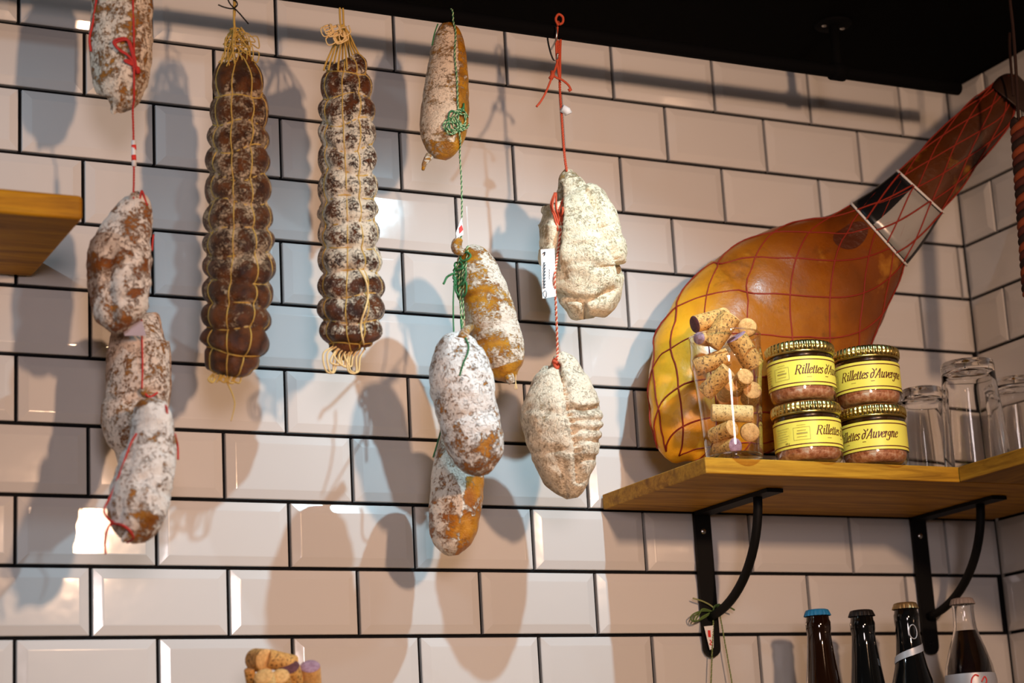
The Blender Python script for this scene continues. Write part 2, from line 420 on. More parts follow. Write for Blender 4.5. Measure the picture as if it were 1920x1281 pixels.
# ------------------------------------------------------------------ bodies built from measured cross-sections
class Body:
    """spine of (x, y, radius, distance from wall) in photograph pixels; a solid with round cross-sections"""
    def __init__(s, spine, n=90, seg=48, thick=1.0, dents=(), lump=.02, lfreq=60, seed=0, mod=None, round_ends=True):
        sp = catmull([np.array(q, dtype=float) for q in spine], n); s.sp = sp; s.n = n; s.seg = seg; s.thick = thick
        s.dents = [(catmull(np.array(q, dtype=float), 24), dep, wid) for q, dep, wid in dents]
        s.lump = lump; s.lf = lfreq; s.seed = seed; s.mod = mod
    def at(s, t):
        k = min(max(t, 0), 1)*(s.n-1); i = min(int(k), s.n-2); f = k-i
        a = s.sp[i]*(1-f)+s.sp[i+1]*f; j0 = max(i-1, 0); j1 = min(i+2, s.n-1)
        tg = s.sp[j1][:2]-s.sp[j0][:2]; tg = tg/(np.linalg.norm(tg)+1e-9)
        return a, tg
    def point(s, t, th, off=0.0):
        (x, y, r, d), tg = s.at(t); r = max(r, .3); nx, ny = -tg[1], tg[0]
        nx, ny = -nx, -ny                                       # theta 0 = right-hand side of the picture for a downward spine
        m = 1.0
        if s.mod: m *= s.mod(t, th)
        px, py = x+nx*r*math.cos(th), y+ny*r*math.cos(th)
        for poly, dep, wid in s.dents:
            if math.sin(th) < -.2: continue
            dm = min((p[0]-px)**2+(p[1]-py)**2 for p in poly)
            m *= 1-dep/max(r, 12)*math.exp(-dm/wid**2)
        z = zf(x, y, d); c = r*math.sin(th)*s.thick
        if s.lump:
            q = CAM+ray(px, py)*(z-c*z/F)
            m *= 1+s.lump*(mnoise.noise(Vector(q)*s.lf+Vector((s.seed*5.1, 0, 0)))+.5*mnoise.noise(Vector(q)*s.lf*2.3+Vector((0, s.seed*3.3, 0))))
        rr = r*m+off
        px, py = x+nx*rr*math.cos(th), y+ny*rr*math.cos(th); c = rr*math.sin(th)*s.thick
        return CAM+ray(px, py)*(z-c*z/F)
    def front(s, x, y, off=1.0):
        best = 0; bd = 1e9
        for i in range(s.n):
            tg = s.sp[min(i+1, s.n-1)][:2]-s.sp[max(i-1, 0)][:2]; tg = tg/(np.linalg.norm(tg)+1e-9)
            v = abs((x-s.sp[i][0])*tg[0]+(y-s.sp[i][1])*tg[1])
            if v < bd: bd = v; best = i
        for _ in range(1):
            a, tg = s.at(best/(s.n-1)); dx = (x-a[0])*tg[1]-(y-a[1])*tg[0]
        c = dx/max(a[2], 1)
        if abs(c) >= .97: return P(x, y, a[3], off)
        return s.point(best/(s.n-1), math.acos(max(-1, min(1, c))), off)
    def build(s, name, mat, parent, bias=None):
        V = []; B = []
        for i in range(s.n):
            for k in range(s.seg):
                th = 2*PI*k/s.seg; V.append(s.point(i/(s.n-1), th)); B.append(bias(i/(s.n-1), th) if bias else 0.0)
        Fc = [(i*s.seg+k, (i+1)*s.seg+k, (i+1)*s.seg+(k+1) % s.seg, i*s.seg+(k+1) % s.seg) for i in range(s.n-1) for k in range(s.seg)]
        Fc.append(tuple(range(s.seg))); Fc.append(tuple((s.n-1)*s.seg+k for k in range(s.seg))[::-1])
        o = mesh(name, V, Fc, mat, parent, attrs={'bias': B}); return o
    def bottom(s):
        x, y, r, d = s.sp[-1]; return P(x, y, d)
def lr(rows, d):                                # rows of (y, left, right)
    return [((l+r)/2, y, (r-l)/2, d if not callable(d) else d(y)) for y, l, r in rows]
def rail_point(x):                              # point on the rail straight above this picture column near the rail
    return x
def S(x, y, d=RD, c=0): return P(x, y, d, c)

# --- far left chain: four dry sausages on red string
mS1 = mould('spotted dry sausage', (.24, .075, .006), (.42, .17, .014), (.90, .75, .60), .58, 48, .40, .03, .9, seed=1)
mS1b = mould('lumpy dry sausage', (.24, .070, .010), (.40, .145, .020), (.94, .81, .70), .53, 48, .38, .03, .9, seed=2)
mS1c = mould('plain dry sausage', (.22, .070, .010), (.38, .15, .020), (.92, .74, .61), .60, 62, .48, .03, .8, seed=3)
mS1d = mould('white dry sausage', (.28, .095, .008), (.48, .20, .020), (.97, .91, .85), .54, 46, .36, .03, .9, seed=4)

s1 = Body(lr([(-62, 222, 236), (-52, 200, 258), (-30, 182, 276), (0, 172, 285), (50, 168, 287), (100, 169, 285), (140, 173, 281), (165, 178, 274), (185, 190, 262), (200, 201, 238), (208, 206, 222), (214, 210, 216)], .155), seed=1, lump=.07,
          dents=[([(228, 215), (236, 185), (240, 160)], 7, 7), ([(200, 20), (212, 70)], 4, 9)])
t1 = thing('dry_sausage', 'spotted dry sausage with red bow, cut by the top edge of the picture', 'sausage', P(212, 214, .155))
s1.build('casing', mS1, t1)
string('hanging_loop', [S(229, -60, .155), S(230, -68, RD), W(.083, RV-.0095, RD), S(232, -64, RD, 4)], .0011, M['red'], t1)
string('string', [s1.front(181, -10, 2), s1.front(181, 5, 2), s1.front(176, 40, 2), s1.front(172, 70, 2), s1.front(170, 96, 1)], .0014, M['red'], t1)
string('string', [s1.front(250, -50, 2), s1.front(249, 0, 2), s1.front(250, 60, 2), s1.front(250, 118, 3), s1.front(250, 150, 2), s1.front(250, 185, 2)], .0012, M['red'], t1)
bow = [s1.front(249, 122, 3), s1.front(238, 105, 5), s1.front(222, 92, 6), s1.front(214, 82, 6), s1.front(222, 75, 6), s1.front(236, 76, 7), s1.front(243, 90, 7), s1.front(247, 108, 6), s1.front(250, 123, 5)]
string('bow', bow, .0014, M['red'], t1, n=60)
string('bow', [q+np.array([.0018, -.001, -.0022]) for q in bow], .0014, M['red'], t1, n=60)
string('bow', [s1.front(250, 122, 4), s1.front(240, 116, 5), s1.front(233, 112, 5), s1.front(241, 121, 5), s1.front(250, 126, 4), s1.front(258, 135, 4)], .0014, M['red'], t1)
V, Fc = tube_geo([s1.front(248, 122, 3), s1.front(256, 131, 4), s1.front(258, 137, 3)], .0028, 8); mesh('knot', V, Fc, M['red'], t1)

s1b = Body(lr([(364, 244, 270), (372, 234, 280), (388, 222, 286), (410, 206, 287), (440, 185, 288), (470, 168, 286), (500, 163, 284), (530, 164, 283), (560, 169, 279), (585, 174, 275), (602, 186, 268), (614, 203, 256), (622, 222, 244)], .160), seed=2, lump=.085,
           dents=[([(206, 470), (203, 520), (207, 570), (212, 600)], 13, 9), ([(180, 465), (205, 458), (230, 466), (262, 455), (286, 452)], 6, 8), ([(232, 392), (265, 400)], 6, 8), ([(275, 480), (274, 540)], 6, 7)])
t1b = thing('dry_sausage', 'lumpy white-bloomed dry sausage beside the left shelf end', 'sausage', P(232, 622, .16))
s1b.build('casing', mS1b, t1b, bias=lambda t, th: .25 if t < .12 else (.1 if .3 < t < .36 else 0))
twine('hanging_string', [s1.front(250, 185, 2), S(249, 205, .16, 18), S(250, 240, .16, 8), S(251, 300, .16, 4), S(251, 340, .16, 2), s1b.front(251, 372, 2)], .0011, M['red'], M['red'], t1b)
V, Fc = tube_geo([S(250.5, 264, .16, 6), S(251, 290, .16, 5), S(251.5, 312, .16, 4)], .0024, 10); tg = mesh('string_tag', V, Fc, M['paper'], t1b)
for y0, y1 in ((272, 281), (291, 301)):
    V, Fc = tube_geo([S(250.7, y0, .16, 6), S(251.3, y1, .16, 5)], .00255, 10); mesh('tag_stripe', V, Fc, M['redink'], tg)
string('string', [s1b.front(262, 372, 1), S(266, 358, .16, 14), s1b.front(271, 372, 1), s1b.front(276, 384, 1)], .0011, M['red'], t1b)
string('string', [s1b.front(288, 440, 1), s1b.front(286, 455, 1), s1b.front(285, 470, 1)], .0011, M['red'], t1b)
V, Fc = tube_geo([s1b.front(252, 372, 0), S(252, 366, .16, 2), S(260, 362, .16, 0)], .006, 8, taper=lambda t: 1-.6*t); mesh('casing_knot', V, Fc, mS1b, t1b)

s1c = Body(lr([(586, 268, 292), (594, 255, 304), (608, 232, 312), (630, 208, 317), (660, 201, 321), (700, 199, 322), (735, 199, 321), (760, 193, 316), (785, 189, 306), (815, 197, 300), (845, 212, 290), (870, 220, 275), (886, 230, 262)], .114), seed=3, lump=.05,
           dents=[([(240, 755), (262, 742), (290, 738)], 10, 8), ([(200, 745), (216, 752), (240, 752)], 5, 8)])
t1c = thing('dry_sausage', 'pale speckled dry sausage hanging between two others on red string', 'sausage', P(246, 886, .114))
s1c.build('casing', mS1c, t1c)
V, Fc = box_geo(S(250, 616, .16, -6), np.array(RIGHT)*.011, np.array(FWD)*.0006, np.array(DOWN)*.0075+np.array(RIGHT)*.002)
mesh('paper_tag', V, Fc, simple('lilac paper', (.52, .47, .58), .6), t1c, smooth=False)
string('string', [S(265, 600, .14, 0), S(266, 621, .13, 40), s1c.front(266, 640, 2), s1c.front(267, 690, 2), s1c.front(266, 728, 2)], .0011, M['red'], t1c)
V, Fc = tube_geo([s1c.front(268, 728, 1), s1c.front(272, 740, 5), s1c.front(290, 738, 5), s1c.front(297, 735, 3)], .005, 8, taper=lambda t: 1.1-.9*t); mesh('casing_knot', V, Fc, mS1, t1c)
string('string', [s1c.front(268, 733, 6), s1c.front(280, 742, 8), s1c.front(296, 735, 6)], .0012, M['red'], t1c)

s1d = Body([(279, 746, 12, .192), (280, 754, 26, .192), (283, 772, 35, .192), (287, 800, 41, .192), (284, 835, 47, .192), (277, 870, 53, .192), (268, 905, 57, .192), (260, 940, 58, .192), (257, 970, 53, .192), (258, 993, 43, .192), (260, 1010, 28, .192), (261, 1019, 12, .192)], seed=4, lump=.08,
           dents=[([(246, 850), (238, 890), (226, 950), (222, 975)], 5, 5), ([(270, 900), (320, 930)], 5, 9), ([(262, 905), (258, 960), (262, 1010)], 6, 9), ([(300, 800), (310, 850)], 4, 8)])
t1d = thing('dry_sausage', 'white-coated dry sausage at the bottom of the left chain, red string curling off its end', 'sausage', P(261, 1020, .192))
s1d.build('casing', mS1d, t1d, bias=lambda t, th: .18 if .12 < t < .7 else -.12)
string('hanging_string', [s1c.front(294, 752, 3), S(306, 757, .192, 10), s1d.front(310, 764, 2), s1d.front(312, 775, 1)], .0012, M['red'], t1d)
string('string', [s1d.front(256, 812, 1), s1d.front(248, 830, 2), s1d.front(238, 855, 2), s1d.front(222, 890, 1), s1d.front(207, 930, 1), s1d.front(197, 950, 1), s1d.front(196, 962, 2), s1d.front(205, 975, 3), s1d.front(215, 980, 3)], .0011, M['red'], t1d, n=50)
string('string', [s1d.front(328, 815, 1), s1d.front(333, 835, 1), s1d.front(334, 862, 1)], .0011, M['red'], t1d)
string('string', [S(198, 1039, .192, 10), S(197, 1015, .192, 16), S(201, 995, .192, 26), s1d.front(214, 981, 6), s1d.front(232, 983, 7), s1d.front(245, 995, 7), s1d.front(251, 1008, 6), s1d.front(244, 1017, 6)], .0014, M['red'], t1d, n=60)
V, Fc = tube_geo([s1d.front(246, 1000, 0), s1d.front(240, 1007, 4), S(232, 1013, .192, 30)], .0055, 8, taper=lambda t: 1-.5*t); mesh('casing_end', V, Fc, mS1d, t1d)

# --- two netted salamis
def netted(label, rows, strands, nvert, mat, base_bias, d, seed, verts_off=0.0, gr=.25, lab_mat=None):
    ys = [r[0] for r in rows]; sp = lr(rows, d)
    b = Body(sp, n=170, seg=72, lump=.028, seed=seed, lfreq=45)
    ty = np.array([q[1] for q in b.sp])
    st = [float(np.interp(y, ty, np.linspace(0, 1, b.n))) for y in strands]
    rnd = random.Random(seed)
    vth = [2*PI*(k+verts_off)/nvert+rnd.uniform(-.10, .10) for k in range(nvert)]
    def wob(i, th): return .006*math.sin(th*2+i*1.7)+.004*math.sin(th*3+i)
    def prof(x): return abs(math.sin(PI*min(max(x, 0), 1)))**.55
    def vth_at(k, t): return vth[k]+.07*math.sin(t*14+k*2.1)
    def bump(t, th):
        g = 1.0; lo = -.02
        for i in range(len(st)+1):
            a = (st[i-1]+wob(i-1, th)) if i else -.03
            c = (st[i]+wob(i, th)) if i < len(st) else 1.03
            if a <= t < c: g = prof((t-a)/(c-a)); break
        dv = min(abs((th-vth_at(k, t)+PI) % (2*PI)-PI) for k in range(nvert))
        h = min(1, (dv/(PI/nvert)*1.0))**.55
        return g, h
    def mod(t, th):
        g, h = bump(t, th); return 1.08-gr*(1-g)-.11*(1-h)
    b.mod = mod
    t = thing('netted_salami', label, 'salami', P(*sp[-1][:2], d))
    def bias(tt, th):
        g, h = bump(tt, th); return base_bias(tt, th)+.34*(1-min(g, 1))+.30*(1-h)-.16
    b.build('casing', mat, t, bias)
    for i, a in enumerate(st):
        pts = [b.point(min(max(a+wob(i, 2*PI*k/56), .004), .996), 2*PI*k/56, 2.6) for k in range(56)]
        V, Fc = tube_geo(pts, .0009, 5, True); mesh('net_ring', V, Fc, M['net'], t)
    for k in range(nvert):
        pts = [b.point(.012+.976*j/110, vth_at(k, .012+.976*j/110), 1.4) for j in range(111)]
        V, Fc = tube_geo(pts, .0008 if k % 2 else .0007, 5); mesh('net_strand', V, Fc, M['net'], t)
    return b, t
mS2 = mould('dark netted salami', (.040, .010, .002), (.15, .042, .005), (.66, .47, .30), .34, 85, .46, .04, .9, gloss=.30, seed=5, crack=.35)
mS3 = mould('bloomed netted salami', (.042, .010, .002), (.16, .042, .006), (.93, .78, .60), .34, 90, .46, .035, .9, gloss=.30, seed=6, crack=.3)
rows2 = [(108, 428, 458), (114, 418, 474), (126, 408, 484), (142, 400, 492), (165, 395, 498), (200, 396, 501), (250, 391, 503), (300, 389, 504), (350, 387, 507), (400, 385, 509), (440, 383, 511), (490, 382, 514), (530, 381, 512), (570, 381, 508), (610, 379, 505), (645, 378, 502), (668, 380, 492), (685, 386, 478), (698, 394, 468), (706, 408, 452)]
def b2(t, th): return (.16 if .22 < t < .6 else -.06)+(-.34 if t > .74 else 0)+(-.28 if t < .1 else 0)
s2, t2 = netted('dark netted salami with frayed straw tuft on top, left of the pair', rows2, [180, 232, 279, 331, 380, 429, 478, 528, 571, 616, 662], 8, mS2, b2, .155, 3, .31)
rows3 = [(111, 622, 668), (116, 612, 682), (128, 607, 690), (150, 602, 694), (190, 599, 701), (250, 598, 704), (320, 598, 706), (400, 597, 708), (470, 597, 711), (520, 597, 716), (560, 596, 720), (600, 597, 719), (628, 601, 714), (646, 612, 703), (658, 628, 690), (664, 645, 680)]
def b3(t, th): return .12+(.22 if .3 < t < .6 else 0)+(-.45 if t > .8 else 0)+(.08 if t < .12 else 0)
s3, t3 = netted('netted salami thick with white bloom, right of the pair', rows3, [136, 181, 229, 277, 323, 373, 416, 464, 509, 556, 603, 644], 8, mS3, b3, .155, 8, .22)
def strands(b, t, items, mat, r=.0009):
    for it in items: string('net_strand', it, r, mat, t, n=len(it)*7, sides=5)
rnd = random.Random(4)
# frayed tuft above the dark one
string('hanging_string', [S(442, 70, .155, 4), S(439, 40, .155), S(439, 5, .155), S(438, -14, .155, 0), W(.2016, RV-.0097, RD), S(441, -8, .155, -6), S(440, 30, .155, -3)], .0013, M['net'], t2, n=60)
wire = [S(409, 9, .155, 6), S(422, 14, .155, 6), S(436, 16, .155, 6), S(445, 9, .155, 6), S(440, 0, .155, 6), S(428, -3, .155, 6), S(432, 8, .155, 6), S(448, 24, .155, 6), S(466, 45, .155, 6)]
string('tie_wire', wire, .0008, M['iron'], t2, n=60)
for k in range(26):
    a = rnd.uniform(-1, 1); x0 = 443+a*26; dd = .155+rnd.uniform(-.012, .016)
    y1 = rnd.uniform(112, 128)
    string('net_tuft', [S(442+a*10, rnd.uniform(50, 66), dd), S(442+a*20+rnd.uniform(-8, 8), 78+rnd.uniform(-8, 8), dd), S(x0+rnd.uniform(-8, 8), 98+rnd.uniform(-6, 6), dd), S(442+a*34+rnd.uniform(-5, 5), y1, dd)], .0008, M['net'], t2, sides=4, n=16)
for k in range(9):
    x = rnd.uniform(428, 468); y = rnd.uniform(60, 118)
    string('net_tuft', [S(x, y, .165), S(x+rnd.uniform(8, 22), y+rnd.uniform(-8, 8), .17), S(x+rnd.uniform(8, 28), y+rnd.uniform(8, 22), .17), S(x+rnd.uniform(-4, 10), y+rnd.uniform(6, 14), .168)], .0007, M['net'], t2, sides=4, n=16)
for k in range(4):
    y = 56+k*9
    pts = [S(442+(11+k*4)*math.cos(q), y+3*math.sin(q), .155, (11+k*4)*math.sin(q)) for q in [2*PI*j/16 for j in range(16)]]
    string('net_tuft', pts, .0009, M['net'], t2, closed=True, n=32, sides=4)
for k in range(9):
    x = 392+k*6.3
    string('net_tuft', [S(x+8, 700, .16), S(x+rnd.uniform(-6, 4), 708+rnd.uniform(0, 6), .165), S(x+rnd.uniform(-2, 8), 714+rnd.uniform(0, 5), .167), S(x+10, 703, .165)], .0009, M['net'], t2, sides=4, n=18)
string('net_tail', [S(420, 706, .165), S(428, 722, .165), S(436, 740, .165), S(440, 757, .165), S(437, 775, .165), S(433, 790, .165)], .0009, M['net'], t2, n=30, taper=lambda t: 1-.5*t)
# cords and tuft of the bloomed one
for xx, dx in ((643, 0), (637, -3)):
    string('hanging_string', [S(xx+3, 60, .155, 3), S(xx+1, 40, .155), S(xx, 18, .155), W(.3285+dx*.0004, RV-.0097, RD), S(xx, 22, .155, -6)], .0012, M['net'], t3, n=36)
for k in range(10):
    a = -1+2*k/9; dd = .155+.02*math.sqrt(1-a*a*.9)*(1 if k % 2 else -1)
    string('net_strand', [S(643, 46, .155), S(643+a*12, 64, .155), S(645+a*20, 86, (dd+.155)/2), S(646+a*34, 116, dd), S(647+a*40, 132, dd)], .0012, M['net'], t3, n=24, sides=5)
for k in range(12):
    x = rnd.uniform(612, 652); y = rnd.uniform(46, 70); q = rnd.uniform(6, 15)
    string('net_tuft', [S(x, y, .165), S(x-q, y+q*.4, .168), S(x-q*.6, y+q*1.4, .17), S(x+q*.5, y+q*.9, .17), S(x+q*.3, y-2, .168)], .0009, M['netpale'], t3, sides=4, n=22)
for k in range(8):
    x = 612+k*7; h = rnd.uniform(28, 44)
    string('net_tuft', [S(x+12, 650, .165), S(x-4+rnd.uniform(-4, 4), 664, .17), S(x+rnd.uniform(-6, 6), 652+h, .172), S(x+8+rnd.uniform(-6, 8), 656+h, .17), S(x+14, 672, .168), S(x+22, 656, .166)], .0010, M['netpale'], t3, sides=5, n=34)
string('net_tail', [s3.front(676, 505, 2), s3.front(684, 530, 4), s3.front(692, 558, 4), s3.front(682, 580, 5), s3.front(677, 610, 5), s3.front(680, 640, 5), s3.front(684, 655, 4)], .0012, M['netpale'], t3, n=50)

# --- golden and white chain on green string
mS4 = mould('golden dry sausage', (.30, .11, .004), (.56, .24, .006), (.86, .66, .48), .50, 46, .44, .035, .9, gloss=.32, seed=7, stretch=1.3)
mS4b = mould('amber dry sausage', (.34, .12, .005), (.64, .30, .008), (.92, .81, .68), .46, 60, .46, .035, .8, gloss=.28, seed=8, stretch=1.5)
mS4c = mould('snow white sausage', (.34, .12, .012), (.52, .21, .016), (.98, .94, .90), .54, 46, .40, .03, 1.0, seed=9)
mS4d = mould('white and orange sausage', (.34, .10, .005), (.56, .22, .008), (.94, .82, .70), .56, 44, .38, .03, .9, gloss=.30, seed=10)
s4 = Body(lr([(42, 829, 846), (50, 822, 855), (66, 815, 866), (95, 807, 874), (140, 799, 878), (190, 791, 880), (230, 787, 878), (255, 788, 872), (275, 794, 862), (290, 803, 850), (299, 814, 836)], .155), seed=7, lump=.03,
          dents=[([(795, 188), (840, 190), (875, 186)], 3, 5), ([(805, 110), (860, 108)], 3, 5)])
t4 = thing('dry_sausage', 'golden dry sausage with green bow, hanging highest right under the rail', 'sausage', P(822, 300, .155))
s4.build('casing', mS4, t4, bias=lambda t, th: (.2 if .2 < t < .75 else -.15)+(-.45 if math.cos(th) > .55 else .08))
V, Fc = tube_geo([S(806, 292, .155, 5), S(800, 300, .155, 3), S(795, 309, .155), S(793, 319, .155)], .0050, 8, taper=lambda t: 1-.65*t); mesh('casing_end', V, Fc, mS4b, t4)
string('string', [s4.front(821, 45, 1), s4.front(815, 62, 1), S(810, 85, .155, 2)], .0009, M['green'], t4)
G, Gp = M['green'], M['greenpale']
twine('string', [W(.464, RV-.009, RD+.002), S(849, 22, .165), S(850, 40, .165), s4.front(853, 60, 3), s4.front(852, 100, 3), s4.front(855, 150, 3), s4.front(857, 200, 3), s4.front(858, 245, 4), s4.front(860, 262, 4)], .0010, G, Gp, t4)
for k in range(7):
    cx, cy = (846, 236) if k < 4 else (861, 224); q = 9+k % 4*2.4; ph = k*1.1
    pts = [s4.front(cx+q*math.cos(a)*(.8 if k % 2 else 1.05), cy+q*1.15*math.sin(a)*(1.25 if k > 3 else .8), 5+2*math.sin(a*2+k)) for a in [ph+2*PI*j/10 for j in range(10)]]
    twine('bow', pts, .0010, G, Gp, t4, n=70)
string('bow', [s4.front(858, 215, 5), s4.front(845, 208, 5), s4.front(840, 222, 5), s4.front(842, 240, 6)], .0011, G, t4)
string('bow', [s4.front(860, 214, 5), s4.front(866, 202, 5), s4.front(868, 195, 3), s4.front(867, 210, 4)], .0011, G, t4)

s4b = Body([(872, 466, 10, .143), (878, 474, 25, .143), (890, 496, 37, .143), (901, 530, 44, .143), (913, 570, 47, .143), (924, 610, 48, .143), (935, 648, 47, .143), (944, 677, 41, .143), (950, 697, 30, .143), (955, 708, 17, .143), (959, 717, 6, .143)], seed=8, lump=.04,
           dents=[([(862, 556), (900, 552), (945, 540)], 3, 5), ([(880, 620), (930, 612), (965, 600)], 3, 6)])
t4b = thing('dry_sausage', 'amber dry sausage tilted behind the snow white one, green string round its left side', 'sausage', P(959, 717, .143))
s4b.build('casing', mS4b, t4b, bias=lambda t, th: (.3 if math.cos(th) > .45 and t < .7 else 0)+(-.7 if t > .74 else 0)+(-.3 if t < .16 else 0)+.16*math.sin(t*26+th)*(t < .74))
twine('hanging_string', [s4.front(860, 262, 4), S(862, 290, .16, 5), S(865, 340, .155), S(866, 390, .155), S(865, 430, .155), S(864, 455, .155, 6)], .0010, G, Gp, t4b)
kv = [S(862, 448, .155, 6), S(857, 456, .155, 4), S(857, 468, .155, 2), S(868, 474, .155, 0)]
V, Fc = tube_geo(catmull(kv, 12), .0058, 9, taper=lambda t: .75+.35*math.sin(PI*t)); mesh('casing_knot', V, Fc, mS4b, t4b)
V = [S(866, 407, .157, 6), S(869, 440, .157, 6), S(856, 447, .157, 8), S(855, 436, .157, 8)]
V2 = [q+np.array(FWD)*.0008 for q in V]
tg = mesh('paper_tag', V+V2, [(0, 1, 2, 3), (7, 6, 5, 4), (0, 4, 5, 1), (1, 5, 6, 2), (2, 6, 7, 3), (3, 7, 4, 0)], M['paper'], t4b, smooth=False)
mesh('tag_print', [S(866, 421, .157, 8), S(868.5, 431, .157, 8), S(862, 438, .157, 9), S(861, 427, .157, 9)], [(0, 1, 2, 3)], M['redink'], tg, smooth=False)
for dx, y0, y1 in ((0, 455, 640), (5, 458, 615), (-3, 462, 560), (9, 470, 600)):
    twine('string', [s4b.front(868+dx, y0, 4), s4b.front(866+dx, (y0*2+y1)/3, 6), s4b.front(864+dx*.8, (y0+2*y1)/3, 6), s4b.front(866+dx*.5, y1, 5)], .0010, G, Gp, t4b)
for k in range(6):
    cx, cy = [(858, 520), (862, 528), (866, 540), (861, 498), (874, 480), (864, 515)][k]; q = [8, 10, 12, 9, 8, 13][k]
    pts = [s4b.front(cx+q*math.cos(a+k), cy+q*.9*math.sin(a+k)*(1.5 if k in (2, 5) else 1), 6+3*math.sin(a+k)) for a in [2*PI*j/9*1.05 for j in range(10)]]
    string('bow', pts, .0012, G, t4b, n=50)
string('bow', [s4b.front(858, 513, 8), S(848, 514, .157, 28), S(838, 520, .157, 28), S(833, 530, .157, 28), S(831, 533, .157, 27)], .0013, G, t4b)
string('string', [S(852, 525, .155, 28), S(850, 560, .155, 26), S(850, 600, .16, 24), S(851, 626, .17, 20)], .0009, G, t4b)
V, Fc = tube_geo([S(952, 700, .15, 4), S(957, 712, .15, 4), S(960, 719, .15, 4)], .006, 9, taper=lambda t: 1-.35*t); mesh('casing_end', V, Fc, mS4b, t4b)
for dx in (-2, 1, 3): string('casing_thread', [S(967, 702, .15, 6), S(967, 715, .15, 6), S(967+dx, 730, .15, 6)], .0004, M['netpale'], t4b, sides=4)

s4c = Body([(868, 624, 10, .199), (866, 632, 27, .199), (862, 650, 42, .199), (862, 680, 54, .199), (865, 715, 60, .199), (872, 755, 58, .199), (880, 790, 56, .199), (888, 820, 56, .199), (895, 848, 52, .199), (900, 870, 40, .199), (904, 884, 24, .199), (906, 892, 9, .199)], seed=9, lump=.07,
           dents=[([(912, 812), (918, 840), (922, 870)], 9, 7), ([(835, 790), (880, 778), (920, 770)], 5, 9), ([(900, 720), (915, 780)], 4, 9)])
t4c = thing('dry_sausage', 'snow white mould-covered sausage in front of the amber one', 'sausage', P(906, 892, .199))
s4c.build('casing', mS4c, t4c, bias=lambda t, th: .22 if t < .62 else -.05)
V, Fc = tube_geo([s4c.front(868, 634, 0), S(872, 622, .199, 3), S(882, 614, .18, 0)], .006, 9, taper=lambda t: 1-.3*t); mesh('casing_end', V, Fc, mS4b, t4c)
twine('hanging_string', [s4b.front(864, 600, 6), S(866, 618, .18, 8), s4c.front(872, 634, 4), s4c.front(878, 648, 2), s4c.front(876, 664, 2), s4c.front(868, 682, 2), s4c.front(862, 705, 1)], .0010, G, G, t4c)

s4d = Body([(868, 800, 20, .114), (866, 815, 38, .114), (862, 850, 46, .114), (858, 900, 49, .114), (854, 950, 49, .114), (850, 990, 46, .114), (849, 1015, 38, .114), (849, 1032, 25, .114), (850, 1042, 9, .114)], seed=10, lump=.05,
           dents=[([(878, 970), (872, 1000), (872, 1030)], 4, 6)])
t4d = thing('dry_sausage', 'white and orange dry sausage hanging lowest, tucked behind the snow white one', 'sausage', P(850, 1043, .114))
s4d.build('casing', mS4d, t4d, bias=lambda t, th: (-.35 if math.cos(th) > .35 and t > .35 else .12)+(-.25 if .55 < t < .72 else 0))
string('hanging_string', [S(830, 790, .125, 26), S(826, 810, .125, 24), S(820, 832, .125, 22), S(812, 858, .125, 20)], .0009, G, t4d)
string('string', [S(866, 700, .15, 0), S(864, 760, .15, -10), S(866, 805, .114, 0)], .0010, G, t4d)

# --- two cream bladders on orange-red string
mS5a = mould('cream lobed sausage', (.46, .27, .08), (.58, .38, .11), (.98, .86, .68), .74, 60, .5, .06, 1.0, seed=11, white2=(.95, .77, .48), speck=(.36, .21, .08), crack=.5)
mS5b = mould('cream oval sausage', (.46, .29, .13), (.60, .41, .20), (.98, .86, .71), .74, 60, .5, .06, 1.0, seed=12, white2=(.95, .79, .56), speck=(.42, .26, .12), crack=.5)
R5, R5p = M['red2'], M['redpale']
s5a = Body(lr([(317, 1064, 1074), (323, 1054, 1080), (335, 1046, 1088), (350, 1043, 1099), (357, 1041, 1104), (363, 1034, 1117), (369, 1025, 1131), (380, 1018, 1143), (400, 1013, 1151), (422, 1009, 1160), (436, 1010, 1158), (450, 1009, 1167), (472, 1011, 1175), (492, 1015, 1175), (507, 1024, 1168), (522, 1029, 1171), (545, 1035, 1167), (565, 1042, 1158), (582, 1052, 1143), (593, 1066, 1125), (599, 1080, 1112)], .155), n=110, seg=64, seed=11, lump=.075, lfreq=48,
           dents=[([(1045, 352), (1046, 400), (1042, 450), (1036, 500)], 28, 6), ([(1108, 358), (1122, 392), (1132, 425), (1146, 452), (1168, 506)], 28, 6), ([(1097, 602), (1096, 584), (1095, 572)], 22, 5),
                  ([(1040, 552), (1075, 560), (1110, 562), (1150, 545)], 14, 6), ([(1122, 378), (1128, 410)], 10, 6), ([(1072, 460), (1105, 458)], 5, 5), ([(1050, 405), (1090, 395), (1115, 405)], 4, 6), ([(1013, 408), (1040, 402)], 6, 6), ([(1160, 440), (1135, 452)], 6, 6), ([(1046, 500), (1090, 492), (1130, 500)], 4, 6)])
t5a = thing('lobed_sausage', 'upper cream lobed sausage with paper tag, on orange-red string', 'sausage', P(1096, 600, .155))
s5a.build('casing', mS5a, t5a, bias=lambda t, th: (-.35 if t < .1 else 0)+(-.25 if math.cos(th) < -.75 and t < .5 else .05))
twine('hanging_string', [S(1046, 76, .160), S(1049, 120, .158), S(1050, 170, .156), S(1053, 215, .155), S(1056, 260, .155), S(1059, 295, .155), s5a.front(1063, 322, 1)], .0015, R5, R5, t5a)
loop = [S(1049, 150, .16, 2), S(1044, 110, .16, 2), S(1043, 75, .16, 2), S(1045, 52, .164, 0), W(.6045, RV-.011, RD), S(1047, 42, .145, 0), S(1051, 60, .150), S(1050, 100, .158), S(1050, 150, .16, 2)]
string('hanging_loop', loop, .0016, R5, t5a, n=70)
